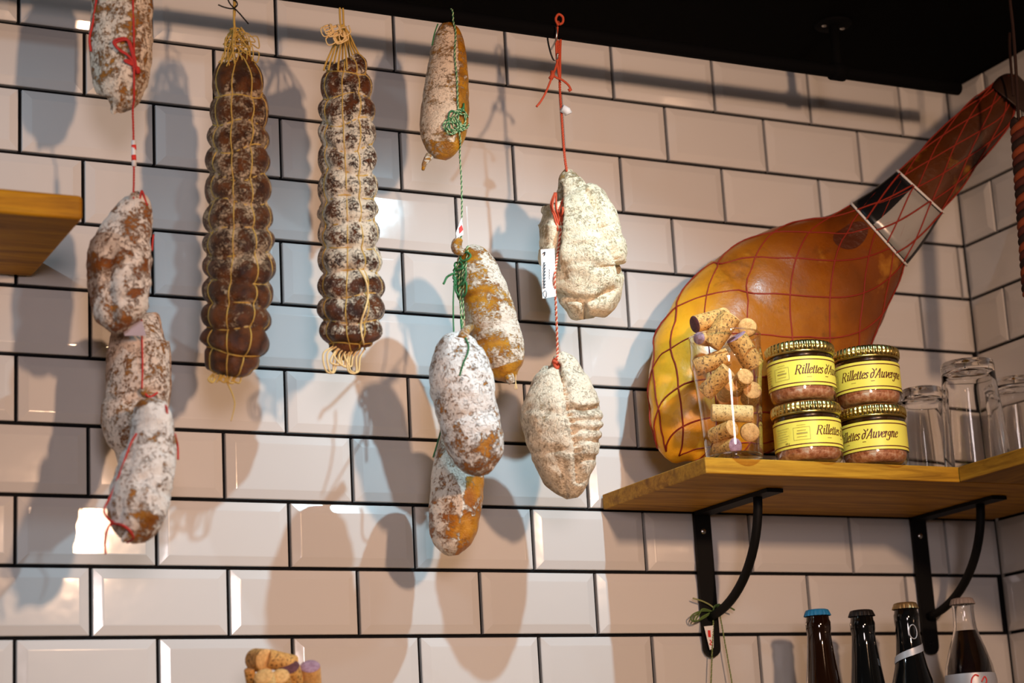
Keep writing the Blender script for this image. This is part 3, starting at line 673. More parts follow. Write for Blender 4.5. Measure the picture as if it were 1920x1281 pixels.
string('hanging_loop', [S(1047, 48, .17), S(1042, 36, .17), S(1047, 27, .17), S(1055, 32, .17), S(1055, 42, .17), S(1049, 46, .17)], .0016, R5, t5a, n=40)
string('string', [S(1047, 110, .16, 3), S(1040, 132, .16, 4), S(1034, 147, .16, 5), S(1024, 172, .16, 5), S(1014, 190, .16, 4), S(1006, 200, .16, 3)], .0014, R5, t5a, n=40)
string('string', [S(1033, 138, .16, 6), S(1044, 146, .16, 7), S(1054, 150, .16, 6), S(1066, 160, .16, 5), S(1071, 170, .16, 4)], .0014, R5, t5a, n=36)
V, Fc = tube_geo([S(1036, 134, .16, 5), S(1036, 142, .16, 6), S(1032, 148, .16, 5)], .0028, 8); mesh('knot', V, Fc, R5, t5a)
V, Fc = tube_geo([S(1067, 166, .16, 5), S(1070, 171, .16, 5)], .0022, 8); mesh('knot', V, Fc, R5, t5a)
V, Fc = tube_geo([S(1054, 203, .157, 6), S(1063, 208, .157, 6), S(1066, 214, .157, 6)], .0048, 10); mesh('string_clip', V, Fc, M['paper'], t5a)
for k in range(5):
    a = -1+k*.5
    string('string', [s5a.front(1043+a*3, 362, 2), s5a.front(1040+a*5, 385+k*2, 4), s5a.front(1041+a*3, 405, 4), s5a.front(1040+a, 430+k*4, 3)], .0012, R5, t5a)
string('string', [s5a.front(1043, 408, 4), s5a.front(1052, 398, 5), s5a.front(1056, 388, 4)], .0013, R5, t5a)
# paper tag standing edge-on to the left of the string
V = [S(1014, 468, .172, 20), S(1040, 466, .172, 26), S(1042, 556, .172, 26), S(1017, 560, .172, 20)]
V2 = [q+np.array(FWD)*.0006 for q in V]
tg = mesh('paper_tag', V+V2, [(0, 1, 2, 3), (7, 6, 5, 4), (0, 4, 5, 1), (1, 5, 6, 2), (2, 6, 7, 3), (3, 7, 4, 0)], M['paper'], t5a, smooth=False)
wr_ = random.Random(2)
def ink(pts, r=.00035): string('tag_writing', [S(x, y, .172, 24) for x, y in pts], r, M['ink'], tg, sides=4, n=len(pts)*5)
for y in range(492, 536, 6): ink([(1018, y), (1022, y+1), (1019, y+3), (1023, y+5), (1018, y+6)])
ink([(1018, 475), (1022, 473), (1021, 479)], .0006); ink([(1022, 545), (1025, 548), (1024, 557), (1020, 556), (1019, 548), (1022, 545)])
for y in range(505, 522, 5): ink([(1029, y), (1031, y+2), (1029, y+4)], .0003)

s5b = Body(lr([(664, 1036, 1056), (672, 1031, 1070), (684, 1024, 1086), (700, 1008, 1100), (725, 993, 1113), (755, 981, 1124), (785, 978, 1129), (815, 983, 1127), (845, 992, 1124), (870, 1002, 1120), (893, 1016, 1112), (912, 1032, 1104), (926, 1048, 1094), (935, 1062, 1083)], .155), n=110, seg=64, seed=12, lump=.07, lfreq=48,
           dents=[([(1044, 690), (1056, 720), (1066, 760), (1078, 810), (1086, 860), (1088, 900)], 24, 6), ([(1070, 764), (1100, 768), (1130, 762)], 16, 5), ([(1082, 788), (1128, 788)], 6, 4), ([(1084, 806), (1128, 806)], 6, 4), ([(1084, 826), (1126, 826)], 7, 4),
                  ([(1086, 862), (1122, 858)], 9, 5), ([(990, 768), (1030, 772), (1066, 780)], 3, 6), ([(998, 848), (1040, 842), (1080, 850)], 4, 6), ([(1010, 690), (1030, 684), (1046, 690)], 16, 6), ([(1056, 880), (1060, 930)], 5, 6)])
t5b = thing('lobed_sausage', 'lower cream oval sausage creased down the middle, on orange-red string', 'sausage', P(1072, 938, .155))
s5b.build('casing', mS5b, t5b, bias=lambda t, th: .12 if t < .4 else -.04)
twine('hanging_string', [s5a.front(1041, 430, 4), s5a.front(1039, 470, 10), S(1040, 520, .172, 30), S(1042, 570, .165, 20), S(1044, 620, .158, 8), S(1045, 655, .155, 2), s5b.front(1046, 674, 1)], .0014, R5, R5p, t5b)
string('knot', [s5b.front(1044, 672, 2), s5b.front(1038, 678, 3), s5b.front(1037, 690, 3), s5b.front(1042, 686, 5), s5b.front(1040, 676, 5), s5b.front(1045, 682, 4)], .0020, R5, t5b, n=40)

# --- S-hook of the orange-red string (the other strings loop over the rail out of view)
hk = thing('hook', 'small bright wire hook on the rail beside the orange-red loop', 'hook', W(.600, .01, RD))
V, Fc = tube_geo(catmull([W(.596, .012, RD-.004), W(.596, .004, RD+.010), W(.596, -.010, RD+.011), W(.596, -.0155, RD), W(.596, -.008, RD-.011), W(.596, .010, RD-.008), W(.597, .026, RD-.002), W(.597, .029, RD+.006), W(.597, .022, RD+.010)], 40), .0011, 8)
mesh('wire', V, Fc, M['steel'], hk)
#PART2
# ------------------------------------------------------------------ ham leaning in the corner
HAM = [(1905, 138), (1868, 150), (1840, 172), (1800, 208), (1745, 262), (1690, 318), (1640, 358), (1590, 390), (1540, 410), (1480, 426), (1420, 446), (1360, 474), (1310, 508), (1272, 550), (1246, 600), (1230, 655), (1224, 720), (1227, 785), (1242, 838), (1265, 871), (1310, 882), (1380, 872), (1455, 848), (1530, 800), (1590, 735), (1635, 655), (1662, 600), (1680, 545), (1700, 495), (1722, 468), (1765, 398), (1795, 362), (1832, 310), (1876, 258), (1896, 232)]
HA, HB = np.array([1300., 822.]), np.array([1902., 178.])
def ham_spine(n=46):
    ax = (HB-HA); L = np.linalg.norm(ax); ax /= L; nm = np.array([-ax[1], ax[0]])
    pts = np.array(HAM, dtype=float); s = (pts-HA)@ax; q = (pts-HA)@nm
    out = []
    smin, smax = s.min()+1.5, s.max()-1.5
    for i in range(n):
        f = i/(n-1); f = f*f*(3-2*f)*.35+f*.65
        sv = smin+(smax-smin)*f; hits = []
        for k in range(len(pts)):
            a, b = s[k], s[(k+1) % len(pts)]
            if (a-sv)*(b-sv) < 0: hits.append(q[k]+(q[(k+1) % len(pts)]-q[k])*(sv-a)/(b-a))
        if len(hits) < 2: continue
        lo, hi = min(hits), max(hits); c = HA+ax*sv+nm*(lo+hi)/2
        out.append((c[0], c[1], (hi-lo)/2, .100+.115*max(0, (sv-250)/640)))
    return out
hs = ham_spine()
ham = Body(hs, n=120, seg=72, thick=.60, lump=.018, lfreq=16, seed=13, dents=[([(1575, 425), (1600, 440)], 7, 16), ([(1400, 500), (1360, 560)], 4, 14), ([(1450, 480), (1500, 520)], 3, 14)])
ham.thick = .58
_hp0 = ham.point
def ham_t(x, y):
    return min(range(ham.n), key=lambda i: abs(((ham.sp[i][:2]-np.array([x, y]))@((HB-HA)/np.linalg.norm(HB-HA)))))/(ham.n-1)
tlab0, tlab1 = ham_t(1650, 440), ham_t(1722, 361)
def ham_mat():
    m, nt, b = mat_new('cured ham skin')
    tc = nd(nt, 'ShaderNodeTexCoord'); v = tc.outputs['Object']
    at = nd(nt, 'ShaderNodeAttribute', attribute_name='bias')          # 0 at the rump, 1 at the hock
    n1 = noise_n(nt, v, 9, 4, .55, .6); n2 = noise_n(nt, v, 34, 6, .65); n3 = noise_n(nt, v, 150, 4, .6)
    s = math_n(nt, 'ADD', at.outputs['Fac'], math_n(nt, 'MULTIPLY', math_n(nt, 'SUBTRACT', n1, .5), .42))
    r = ramp(nt, s, [(.0, (.86, .42, .022)), (.14, (.74, .32, .016)), (.24, (.42, .135, .008)), (.46, (.24, .060, .004)), (.62, (.11, .028, .004)), (.80, (.060, .016, .003)), (1, (.04, .010, .003))])
    c = mix_n(nt, math_n(nt, 'MULTIPLY', ramp(nt, n2, [(.54, 0.0), (.72, 1.0)]).outputs['Color'], .38), r.outputs['Color'], (.15, .036, .005))
    c = mix_n(nt, math_n(nt, 'MULTIPLY', ramp(nt, noise_n(nt, v, 14, 5, .6), [(.60, 0.0), (.72, 1.0)]).outputs['Color'], .6), c, (.60, .28, .03))
    c = mix_n(nt, math_n(nt, 'MULTIPLY', ramp(nt, noise_n(nt, v, 11, 6, .7, .5), [(.56, 0.0), (.68, 1.0)]).outputs['Color'], .6), c, (.075, .024, .006))
    nt.links.new(c, b.inputs['Base Color'])
    nt.links.new(ramp(nt, n2, [(.3, .22), (.7, .45)]).outputs['Color'], b.inputs['Roughness'])
    b.inputs['Coat Weight'].default_value = .12; b.inputs['Coat Roughness'].default_value = .15; b.inputs['Specular IOR Level'].default_value = .4
    b.inputs['Subsurface Weight'].default_value = .08; b.inputs['Subsurface Radius'].default_value = (.02, .008, .003)
    h = math_n(nt, 'ADD', n2, math_n(nt, 'MULTIPLY', n3, .25))
    bp = nd(nt, 'ShaderNodeBump'); bp.inputs['Strength'].default_value = .35; bp.inputs['Distance'].default_value = .003
    nt.links.new(h, bp.inputs['Height']); nt.links.new(bp.outputs['Normal'], b.inputs['Normal'])
    return m
th_ = thing('cured_ham', 'whole cured ham leg in red netting leaning in the tiled corner', 'ham', P(1300, 872, .12))
M['ham'] = ham_mat()
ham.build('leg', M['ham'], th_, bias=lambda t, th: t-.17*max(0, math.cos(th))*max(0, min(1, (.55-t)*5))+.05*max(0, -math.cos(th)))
dHdS = 1/150.0
seglen = np.concatenate([[0], np.cumsum([np.linalg.norm(ham.sp[i+1][:2]-ham.sp[i][:2]) for i in range(ham.n-1)])])
M['hamnet'] = simple('red ham netting', (.27, .018, .006), .7)
for k in range(9):
    for sg in (-1, 1):
        pts = []
        for j in range(90):
            t = .02+.965*j/89; s = float(np.interp(t*(ham.n-1), np.arange(ham.n), seglen))
            th = 2*PI*k/9+sg*s*dHdS+.25*sg
            pts.append(ham.point(t, th, 1.2))
        V, Fc = tube_geo(pts, .0010, 4); mesh('net_strand', V, Fc, M['hamnet'], th_)
M['darkcord'] = simple('dark cord', (.022, .006, .004), .8)
# paper band round the shank
def ham_patch(name, t0, t1, a0, a1, off, mat, parent, nt=8, na=30):
    V = []; Fc = []
    for i in range(nt):
        for k in range(na):
            V.append(ham.point(t0+(t1-t0)*i/(nt-1), a0+(a1-a0)*k/(na-1), off))
    for i in range(nt):
        for k in range(na):
            V.append(ham.point(t0+(t1-t0)*i/(nt-1), a0+(a1-a0)*k/(na-1), off-1.0))
    n0 = nt*na
    for i in range(nt-1):
        for k in range(na-1):
            a = i*na+k; Fc.append((a, a+1, a+na+1, a+na)); Fc.append((n0+a, n0+a+na, n0+a+na+1, n0+a+1))
    for k in range(na-1):
        Fc.append((k, n0+k, n0+k+1, k+1)); a = (nt-1)*na+k; Fc.append((a, a+1, n0+a+1, n0+a))
    return mesh(name, V, Fc, mat, parent)
# theta 0 is the lower right side, pi the upper left side of the shank
band = ham_patch('paper_band', tlab0, tlab1, 0, 2*PI, 3.0, simple('band black', (.006, .006, .008), .35), th_, na=64)
M['silver'] = simple('band silver', (.42, .41, .40), .35, metal=.35, bump=.15, bscale=60)
ham_patch('silver_panel', tlab0+.004, tlab1-.004, 1.30, 2.72, 3.8, M['silver'], band)
for ta in (tlab0, tlab1):
    pts = [ham.point(ta, 2*PI*k/48, 3.4) for k in range(48)]
    V, Fc = tube_geo(pts, .0016, 6, True); mesh('band_edge', V, Fc, M['paper'], band)
for k in range(3):                                # netting drawn over the band
    for sg in (-1, 1):
        pts = [ham.point(tlab0+(tlab1-tlab0)*j/9, .9+k*.75+sg*.55*j/9-.2*sg, 5.5) for j in range(10)]
        V, Fc = tube_geo(pts, .0012, 4); mesh('net_strand', V, Fc, M['hamnet'], band)
V = []; Fc = []
tb0 = ham_t(1590, 436); th0 = 1.16
sp_ = [ham.point(tb0+.030*math.cos(a)*q, th0+.30*math.sin(a)*q, 1.6*(1.05-q)+.5) for q in (1.0, .8, .55) for a in [2*PI*k/24 for k in range(24)]]
c_ = ham.point(tb0, th0, .6)
mesh('bone_spot', sp_+[c_], [(r*24+k, r*24+(k+1) % 24, r*24+24+(k+1) % 24, r*24+24+k) for r in range(2) for k in range(24)]+[(48+k, 48+(k+1) % 24, 72) for k in range(24)], simple('dark bone end', (.075, .018, .006), .45, bump=.8, bscale=160), th_)
hoof = Body([(1893, 190, 44, .214), (1903, 178, 46, .214), (1914, 166, 40, .214), (1924, 156, 22, .214)], n=16, seg=28, lump=.03, seed=3, thick=.7)
hoof.build('hoof', simple('dark hoof', (.025, .010, .006), .5), th_)
string('hanging_cord', [P(1900, 180, .25), P(1896, 130, .25), P(1893, 90, .24), P(1893, 62, .235)], .0018, M['darkcord'], th_)
# ------------------------------------------------------------------ twisted rope at the right edge
rp = thing('rope', 'thick red and black twisted rope hanging at the right edge of the picture', 'rope', P(1935, 560, .33))
for s in range(3):
    pts = []
    for j in range(150):
        f = j/149; x = 1910+24*f; y = 225+330*f
        a = 2*PI*(f*7.5+s/3)
        p0 = P(x, y, .33); pts.append(p0+.0058*(math.cos(a)*RIGHT-math.sin(a)*FWD))
    V, Fc = tube_geo(pts, .0056, 8); mesh('rope_strand', V, Fc, [simple('orange red rope', (.20, .036, .008), .8), simple('dark rope', (.012, .003, .002), .8), simple('rust rope', (.06, .008, .004), .8)][s], rp)
string('hanging_cord', [P(1910, 228, .33), P(1906, 150, .33), P(1900, 60, .33), P(1893, -5, .33)], .002, M['darkcord'], rp)

# ------------------------------------------------------------------ jars
def glass_mat(name, col=(1, 1, 1), rough=0.0, ior=1.45):
    m = simple(name, col, rough, trans=1.0, ior=ior); return m
M['glass'] = glass_mat('clear glass')
def thin_glass(name, tint=.985):
    m, nt, b = mat_new(name); nt.nodes.remove(b); out = nt.nodes['Material Output']
    tr = nd(nt, 'ShaderNodeBsdfTransparent'); tr.inputs[0].default_value = (tint, tint, tint*.99, 1)
    gl = nd(nt, 'ShaderNodeBsdfGlossy'); gl.inputs['Roughness'].default_value = .03
    lw = nd(nt, 'ShaderNodeLayerWeight'); lw.inputs['Blend'].default_value = .5
    pw = math_n(nt, 'ADD', math_n(nt, 'MULTIPLY', math_n(nt, 'POWER', lw.outputs['Facing'], 2.6), .75), .05)
    nt.links.new(mix_n(nt, math_n(nt, 'POWER', lw.outputs['Facing'], 5.0), (tint, tint, tint*.99), (.50, .53, .55)), tr.inputs[0])
    mx = nd(nt, 'ShaderNodeMixShader'); nt.links.new(pw, mx.inputs[0]); nt.links.new(tr.outputs[0], mx.inputs[1]); nt.links.new(gl.outputs[0], mx.inputs[2])
    nt.links.new(mx.outputs[0], out.inputs['Surface']); return m
M['thin'] = thin_glass('thin clear glass')
M['lid'] = simple('gold lid', (.80, .64, .22), .22, metal=1)
M['lidrim'] = simple('gold lid bead', (.62, .48, .16), .28, metal=1)
M['label'] = simple('yellow label', (.88, .74, .10), .4)
M['brown'] = simple('brown print', (.11, .018, .008), .5)
M['faint'] = simple('ochre print', (.42, .33, .07), .5)
M['neck'] = simple('dark gap under the lid', (.045, .022, .008), .25)  # shade of the gap below the lid, put in as dark colour
def rill_mat():
    m, nt, b = mat_new('coarse potted pork')
    v = nd(nt, 'ShaderNodeTexCoord').outputs['Object']
    n = noise_n(nt, v, 170, 5, .65); n2 = noise_n(nt, v, 60, 3, .5)
    r = ramp(nt, n, [(.3, (.28, .08, .03)), (.5, (.56, .24, .12)), (.66, (.74, .44, .28)), (.8, (.88, .70, .54))])
    c = mix_n(nt, ramp(nt, n2, [(.62, 0.0), (.7, 1.0)]).outputs['Color'], r.outputs['Color'], (.74, .58, .44))
    nt.links.new(c, b.inputs['Base Color']); b.inputs['Roughness'].default_value = .4
    bp = nd(nt, 'ShaderNodeBump'); bp.inputs['Strength'].default_value = .5; bp.inputs['Distance'].default_value = .003
    nt.links.new(n, bp.inputs['Height']); nt.links.new(bp.outputs['Normal'], b.inputs['Normal']); return m
M['rill'] = rill_mat()
def text_polys(body, size, shear=.28, xs=.8):
    cu = bpy.data.curves.new('lettering', 'FONT'); cu.body = body; cu.size = size; cu.shear = shear; cu.resolution_u = 3
    ob = bpy.data.objects.new('lettering', cu); COL.objects.link(ob)
    dg = bpy.context.evaluated_depsgraph_get(); me = ob.evaluated_get(dg).to_mesh()
    V = [(v.co.x*xs, v.co.y) for v in me.vertices]; Fc = [tuple(p.vertices) for p in me.polygons]
    ob.evaluated_get(dg).to_mesh_clear(); bpy.data.objects.remove(ob); bpy.data.curves.remove(cu)
    return V, Fc
PEN = {'R': (1.02, [[(.1, 0), (.1, 1.5)], [(.1, 1.48), (.45, 1.5), (.74, 1.28), (.68, .95), (.4, .8), (.1, .78)], [(.42, .8), (.62, .4), (.85, .0), (1.0, .04)], [(-.06, 0), (.28, 0)], [(-.06, 1.5), (.12, 1.5)]]),
 'i': (.42, [[(.06, .84), (.2, 1.0), (.2, .2), (.28, .02), (.42, .14)], [(.2, 1.42), (.22, 1.28)]]),
 'l': (.40, [[(.08, 1.48), (.2, 1.58), (.2, .2), (.28, .02), (.42, .14)]]),
 'e': (.60, [[(.1, .48), (.42, .60), (.52, .82), (.38, 1.0), (.18, .85), (.08, .45), (.2, .08), (.38, .02), (.58, .24)]]),
 't': (.44, [[(.2, 1.32), (.2, .2), (.28, .02), (.44, .14)], [(.03, .98), (.42, .98)]]),
 's': (.54, [[(.48, .82), (.3, 1.0), (.12, .8), (.25, .55), (.45, .35), (.35, .05), (.12, .02), (.05, .2)]]),
 ' ': (.34, []),
 'd': (.68, [[(.5, .82), (.3, .98), (.1, .7), (.1, .3), (.25, .0), (.48, .2), (.58, .7), (.50, 1.25), (.1, 1.62)]]),
 "'": (.24, [[(.12, 1.62), (.14, 1.45), (.04, 1.28)]]),
 'A': (.95, [[(.0, .0), (.2, .5), (.58, 1.58)], [(.58, 1.58), (.78, 0)], [(.2, .5), (.72, .5)], [(-.1, 0), (.14, 0)], [(.62, 0), (.94, 0)]]),
 'u': (.80, [[(.03, .86), (.15, 1), (.15, .3), (.25, .02), (.45, .16), (.57, .5)], [(.57, 1), (.57, .15), (.65, .02), (.78, .12)]]),
 'v': (.64, [[(.03, .9), (.15, 1), (.26, .0)], [(.26, .0), (.58, .7), (.54, 1.0)]]),
 'r': (.48, [[(.03, .88), (.15, 1.0), (.15, 0)], [(.15, .6), (.3, .95), (.48, .94)]]),
 'g': (.68, [[(.5, .85), (.3, 1), (.1, .72), (.16, .36), (.36, .32), (.52, .58)], [(.52, 1.0), (.52, .0), (.38, -.44), (.14, -.46), (.02, -.25)]]),
 'n': (.76, [[(.03, .88), (.15, 1), (.15, 0)], [(.15, .6), (.35, 1), (.52, .88), (.52, .2), (.6, .02), (.74, .14)]])}
def pen_polys(body, shear=.30):
    V = []; Fc = []; x0 = 0
    for ch in body:
        adv, st = PEN[ch]
        for path in st:
            c = catmull([(x0+a, b) for a, b in path], max(3, len(path)*5)); b0 = len(V)
            for i, p in enumerate(c):
                q = c[min(i+1, len(c)-1)]-c[max(i-1, 0)]; q = q/(np.linalg.norm(q)+1e-9)
                hw = .032+.072*abs(q[1])**1.5; nx, ny = -q[1]*hw, q[0]*hw
                for sg in (1, -1): V.append((p[0]+sg*nx+shear*(p[1]+sg*ny), p[1]+sg*ny))
            for i in range(len(c)-1): a = b0+2*i; Fc.append((a, a+1, a+3, a+2))
        x0 += adv
    return V, Fc
_txt = {}
JR = .0395
def wrap_text(name, body, width, size, base, R, ang0, z, parent, mat, rise=0.0, shear=.28):
    key = (body, size, shear)
    if key not in _txt: _txt[key] = text_polys(body, size, shear) if size < .005 else pen_polys(body)
    V, Fc = _txt[key]; w = max(p[0] for p in V)-min(p[0] for p in V); k = width/w; x0 = min(p[0] for p in V)
    out = []
    for x, y in V:
        a = ang0+(x-x0)*k/R
        out.append(np.array(base)+np.array([R*math.sin(a), -R*math.cos(a), z+(y if size < .005 else y*k)]))
    return mesh(name, out, Fc, mat, parent, smooth=False)
def band_geo(base, R, z0, z1, a0, a1, n=40):
    V = []; Fc = []
    for k in range(n+1):
        a = a0+(a1-a0)*k/n
        for z in (z0, z1): V.append(np.array(base)+np.array([R*math.sin(a), -R*math.cos(a), z]))
    for k in range(n): Fc.append((2*k, 2*k+2, 2*k+3, 2*k+1))
    return V, Fc
def cam_ang(base):                             # turn that faces the camera, in the angle convention of wrap_text
    d = CAM-np.array(base); return math.atan2(d[0], -d[1])
def jar(label, base, text_deg, emblem_deg=None, block_deg=None):
    t = thing('preserve_jar', label, 'jar', base, 'gold-lidded jars of potted pork')
    b = np.array(base); R = JR
    gl = [(.0001, .0015), (R*.55, .0012), (R*.72, .0004), (R*.84, .0012), (R*.93, .005), (R*.975, .011), (R*.985, .018), (R*.985, .050), (R*.965, .0545), (R*.945, .057), (R*.945, .064)]
    inner = [(r-.0018 if r > .01 else r, max(z, .003)) for r, z in gl][::-1]
    lathe('glass_body', gl, M['thin'], t, b, 56)
    rc = [(.0001, .0038), (R*.66, .0040), (R*.80, .0052), (R*.885, .0090), (R*.92, .013), (R*.928, .020), (R*.928, .047), (R*.90, .0485), (.0001, .0488)]
    lathe('contents', rc, M['rill'], t, b, 40)
    lathe('neck_gap_fill', [(.0001, .0489), (R*.905, .0489), (R*.905, .055), (R*.89, .0605), (.0001, .0608)], M['neck'], t, b, 40)  # solid dark fill standing in for the shaded empty neck
    a0 = cam_ang(b)
    RL = R*.985+.0005
    V, Fc = band_geo(b, RL, .0165, .0505, a0-2.6, a0+2.6, 80); lb = mesh('paper_label', V, Fc, M['label'], t)
    for z0, z1 in ((.0194, .0206), (.0462, .0474)):
        V, Fc = band_geo(b, RL+.0002, z0, z1, a0-2.6, a0+2.6, 80); mesh('label_line', V, Fc, M['brown'], lb)
    ta = a0+math.radians(text_deg)
    wrap_text('lettering', "Rillettes d'Auvergne", .0830, .0125, b, RL+.0003, ta, .0300, lb, M['brown'])
    V, Fc = band_geo(b, RL+.0003, .0262, .0268, ta+.95, ta+1.06, 4); mesh('label_mark', V, Fc, M['brown'], lb)
    V, Fc = band_geo(b, RL+.0003, .0258, .0264, ta+.35, ta+.50, 4); mesh('label_mark', V, Fc, M['faint'], lb)
    ea = ta-math.radians(38)
    for z0, z1, c0, c1 in ((.0250, .0254, 0, .50), (.0394, .0398, 0, .50), (.0250, .0398, 0, .012), (.0250, .0398, .488, .50), (.0318, .0334, .10, .42), (.0356, .0362, .12, .38), (.0284, .0289, .10, .40), (.0420, .0424, .12, .38)):
        V, Fc = band_geo(b, RL+.0003, z0, z1, ea+c0, ea+c1, 8); mesh('label_emblem', V, Fc, M['faint'], lb)
    for k in range(6):
        V, Fc = band_geo(b, RL+.0003, .0400-k*.0029, .0404-k*.0029, ea-.62+.02*(k % 2), ea-.14-.05*(k % 3), 8); mesh('label_print', V, Fc, M['faint'], lb)
    wrap_text('lettering', '180 g', .0060, .0032, b, RL+.0003, ea-.30, .0215, lb, M['brown'], shear=.1)
    n = 44
    def rib(i, r, a): return r*(1+(.022 if i in (1, 2, 3) else 0)*math.cos(n*a))
    lid = [(R*.975, .0580), (R*1.010, .0590), (R*1.020, .0640), (R*1.000, .0685), (R*.955, .0705), (R*.90, .0712), (R*.86, .0700), (.0001, .0700)]
    ld = lathe('lid', lid, M['lid'], t, b, n*6, rmod=rib)
    lathe('lid_bead', [(R*.965, .0560), (R*1.005, .0565), (R*1.012, .0580), (R*.985, .0592), (R*.955, .0590)], M['lidrim'], ld, b, 56)
    return t
def on_shelf(x, d):                            # point of the shelf top below this picture column
    y = 860.0
    for _ in range(8):
        q = P(x, y, d); y += (q[2]-(ZT-ST))/mpp(x, y, d)
    q = P(x, y, d); return np.array([q[0], q[1], ZT-ST+.0002])
jLL = on_shelf(1520, .216); jLR = on_shelf(1644, .2165)
jUL = jLL+np.array([-.0020, -.001, .0714]); jUR = jLR+np.array([-.0004, .001, .0714])
jar('lower left jar of the four, printed block of small text on its label', jLL, 14)
jar('lower right jar of the four, next to the empty tumblers', jLR, -74)
jar('upper left jar of the four, next to the glass of corks', jUL, -11)
jar('upper right jar of the four, stacked in front of the ham', jUR, -48)

# ------------------------------------------------------------------ corks
def cork_mat(name, c1, c2, end=None, print_amt=.5, seed=0):
    m, nt, b = mat_new(name)
    tc = nd(nt, 'ShaderNodeTexCoord'); oi = nd(nt, 'ShaderNodeObjectInfo'); ad = nd(nt, 'ShaderNodeVectorMath', operation='ADD')
    nt.links.new(tc.outputs['Object'], ad.inputs[0]); nt.links.new(oi.outputs['Random'], ad.inputs[1]); v = ad.outputs[0]
    n = noise_n(nt, v, 260, 5, .65); n2 = noise_n(nt, v, 700, 3, .6)
    r = ramp(nt, n, [(.3, c1), (.6, c2)]).outputs['Color']
    c = mix_n(nt, ramp(nt, n2, [(.60, 0.0), (.68, .8)]).outputs['Color'], r, tuple(x*.35 for x in c1))
    mp = nd(nt, 'ShaderNodeMapping'); mp.inputs['Scale'].default_value = (1, 1, .8); nt.links.new(tc.outputs['Object'], mp.inputs['Vector'])
    pr = noise_n(nt, mp.outputs['Vector'], 420, 1, .3)
    c = mix_n(nt, math_n(nt, 'MULTIPLY', ramp(nt, pr, [(.60, 0.0), (.63, 1.0)]).outputs['Color'], print_amt), c, (.10, .035, .010))
    nt.links.new(c, b.inputs['Base Color']); b.inputs['Roughness'].default_value = .8
    bp = nd(nt, 'ShaderNodeBump'); bp.inputs['Strength'].default_value = .3; bp.inputs['Distance'].default_value = .001
    nt.links.new(n2, bp.inputs['Height']); nt.links.new(bp.outputs['Normal'], b.inputs['Normal']); return m
M['cork'] = cork_mat('printed cork', (.46, .20, .045), (.74, .40, .11), print_amt=.8)
M['corkplain'] = cork_mat('plain cork', (.56, .27, .08), (.82, .47, .17), print_amt=.15)
M['corkpale'] = cork_mat('pale cork', (.66, .42, .15), (.84, .60, .26), print_amt=.5)
M['wine'] = cork_mat('wine-stained cork end', (.24, .10, .15), (.42, .25, .31), print_amt=0)
M['winedark'] = cork_mat('dark wine-stained cork end', (.07, .018, .022), (.15, .045, .05), print_amt=0)
def cork(label, group, d, x1, y1, x2, y2, r, near=0, m='cork', e1=None, e2=None, c0=0, L=70):
    """axis from pixel (x1,y1) to (x2,y2); near = +1 when the first end is nearer the viewer"""
    ln = math.hypot(x2-x1, y2-y1); dz = math.sqrt(max(0, L*L-ln*ln))*near
    cx, cy = (x1+x2)/2, (y1+y2)/2; z = zf(cx, cy, d); s = z/F
    def q(x, y, c): return CAM+ray(x, y)*(z-c*s)
    a = q(x1, y1, c0+dz/2); b = q(x2, y2, c0-dz/2)
    t = thing('wine_cork', label, 'cork', a if a[2] < b[2] else b, group)
    ax = (b-a); Lm = np.linalg.norm(ax); ax /= Lm; e = np.cross(ax, [.3, .2, .9]); e /= np.linalg.norm(e); g = np.cross(ax, e); R = r*s
    def ring(h, rr): return [a+ax*h+rr*(math.cos(2*PI*k/28)*e+math.sin(2*PI*k/28)*g) for k in range(28)]
    prof = [(.0009, R*.985), (.0022, R), (Lm*.5, R*.995), (Lm-.0022, R), (Lm-.0009, R*.985)]
    V = []; Fc = []
    for h, rr in prof: V += ring(h, rr)
    for i in range(len(prof)-1):
        for k in range(28): Fc.append((i*28+k, i*28+(k+1) % 28, (i+1)*28+(k+1) % 28, (i+1)*28+k))
    mesh('cork_body', V, Fc, M[m], t)
    for h0, h1, em in ((.0009, 0, e1), (Lm-.0009, Lm, e2)):
        V = ring(h0, R*.985)+ring(h1, R*.93)+ring(h1, R*.4)+[a+ax*h1]
        Fc = [(i*28+k, i*28+(k+1) % 28, (i+1)*28+(k+1) % 28, (i+1)*28+k) for i in range(2) for k in range(28)]+[(56+k, 56+(k+1) % 28, 84) for k in range(28)]
        mesh('cork_end', V, Fc, M[em or 'corkplain'], t)
    return t
def cc(x, y): return 1200+x/3.558, 540+y/3.558
GD = .222
GRP = 'wine corks in the tall glass'
def ck(label, x1, y1, x2, y2, r, **kw):
    a = cc(x1, y1); b = cc(x2, y2); cork(label, GRP, GD, *a, *b, r*1.07/3.558, **kw)
ck('cork lying across the top left of the glass rim with a reddish end', 362, 245, 545, 195, 56, near=.6, e1='winedark', c0=-6)
ck('plain cork peeping out behind the topmost printed cork', 500, 190, 560, 175, 42, near=-1, m='corkplain', c0=-30)
ck('printed cork standing tilted at the very top of the heap', 470, 385, 612, 182, 66, near=.5, c0=22)
ck('cork at the top right of the heap turned end-on, pale round face', 715, 262, 722, 268, 57, near=1, m='corkplain', c0=4, L=40)
ck('printed cork leaning at the right side of the glass with a purple upper end', 640, 325, 765, 525, 68, near=.35, e1='wine', c0=12)
ck('orange cork lying across the glass below the rim', 365, 535, 590, 455, 56, near=0, c0=0)
ck('cork with a purple end pressed against the left inside of the rim', 392, 335, 470, 350, 40, near=1, m='corkplain', e1='wine', c0=-4, L=44)
ck('printed cork leaning from lower left to the middle of the glass', 430, 705, 592, 545, 56, near=-.5, c0=14)
ck('short printed cork with a ringed round end in the middle right', 705, 588, 630, 680, 54, near=.8, c0=4)
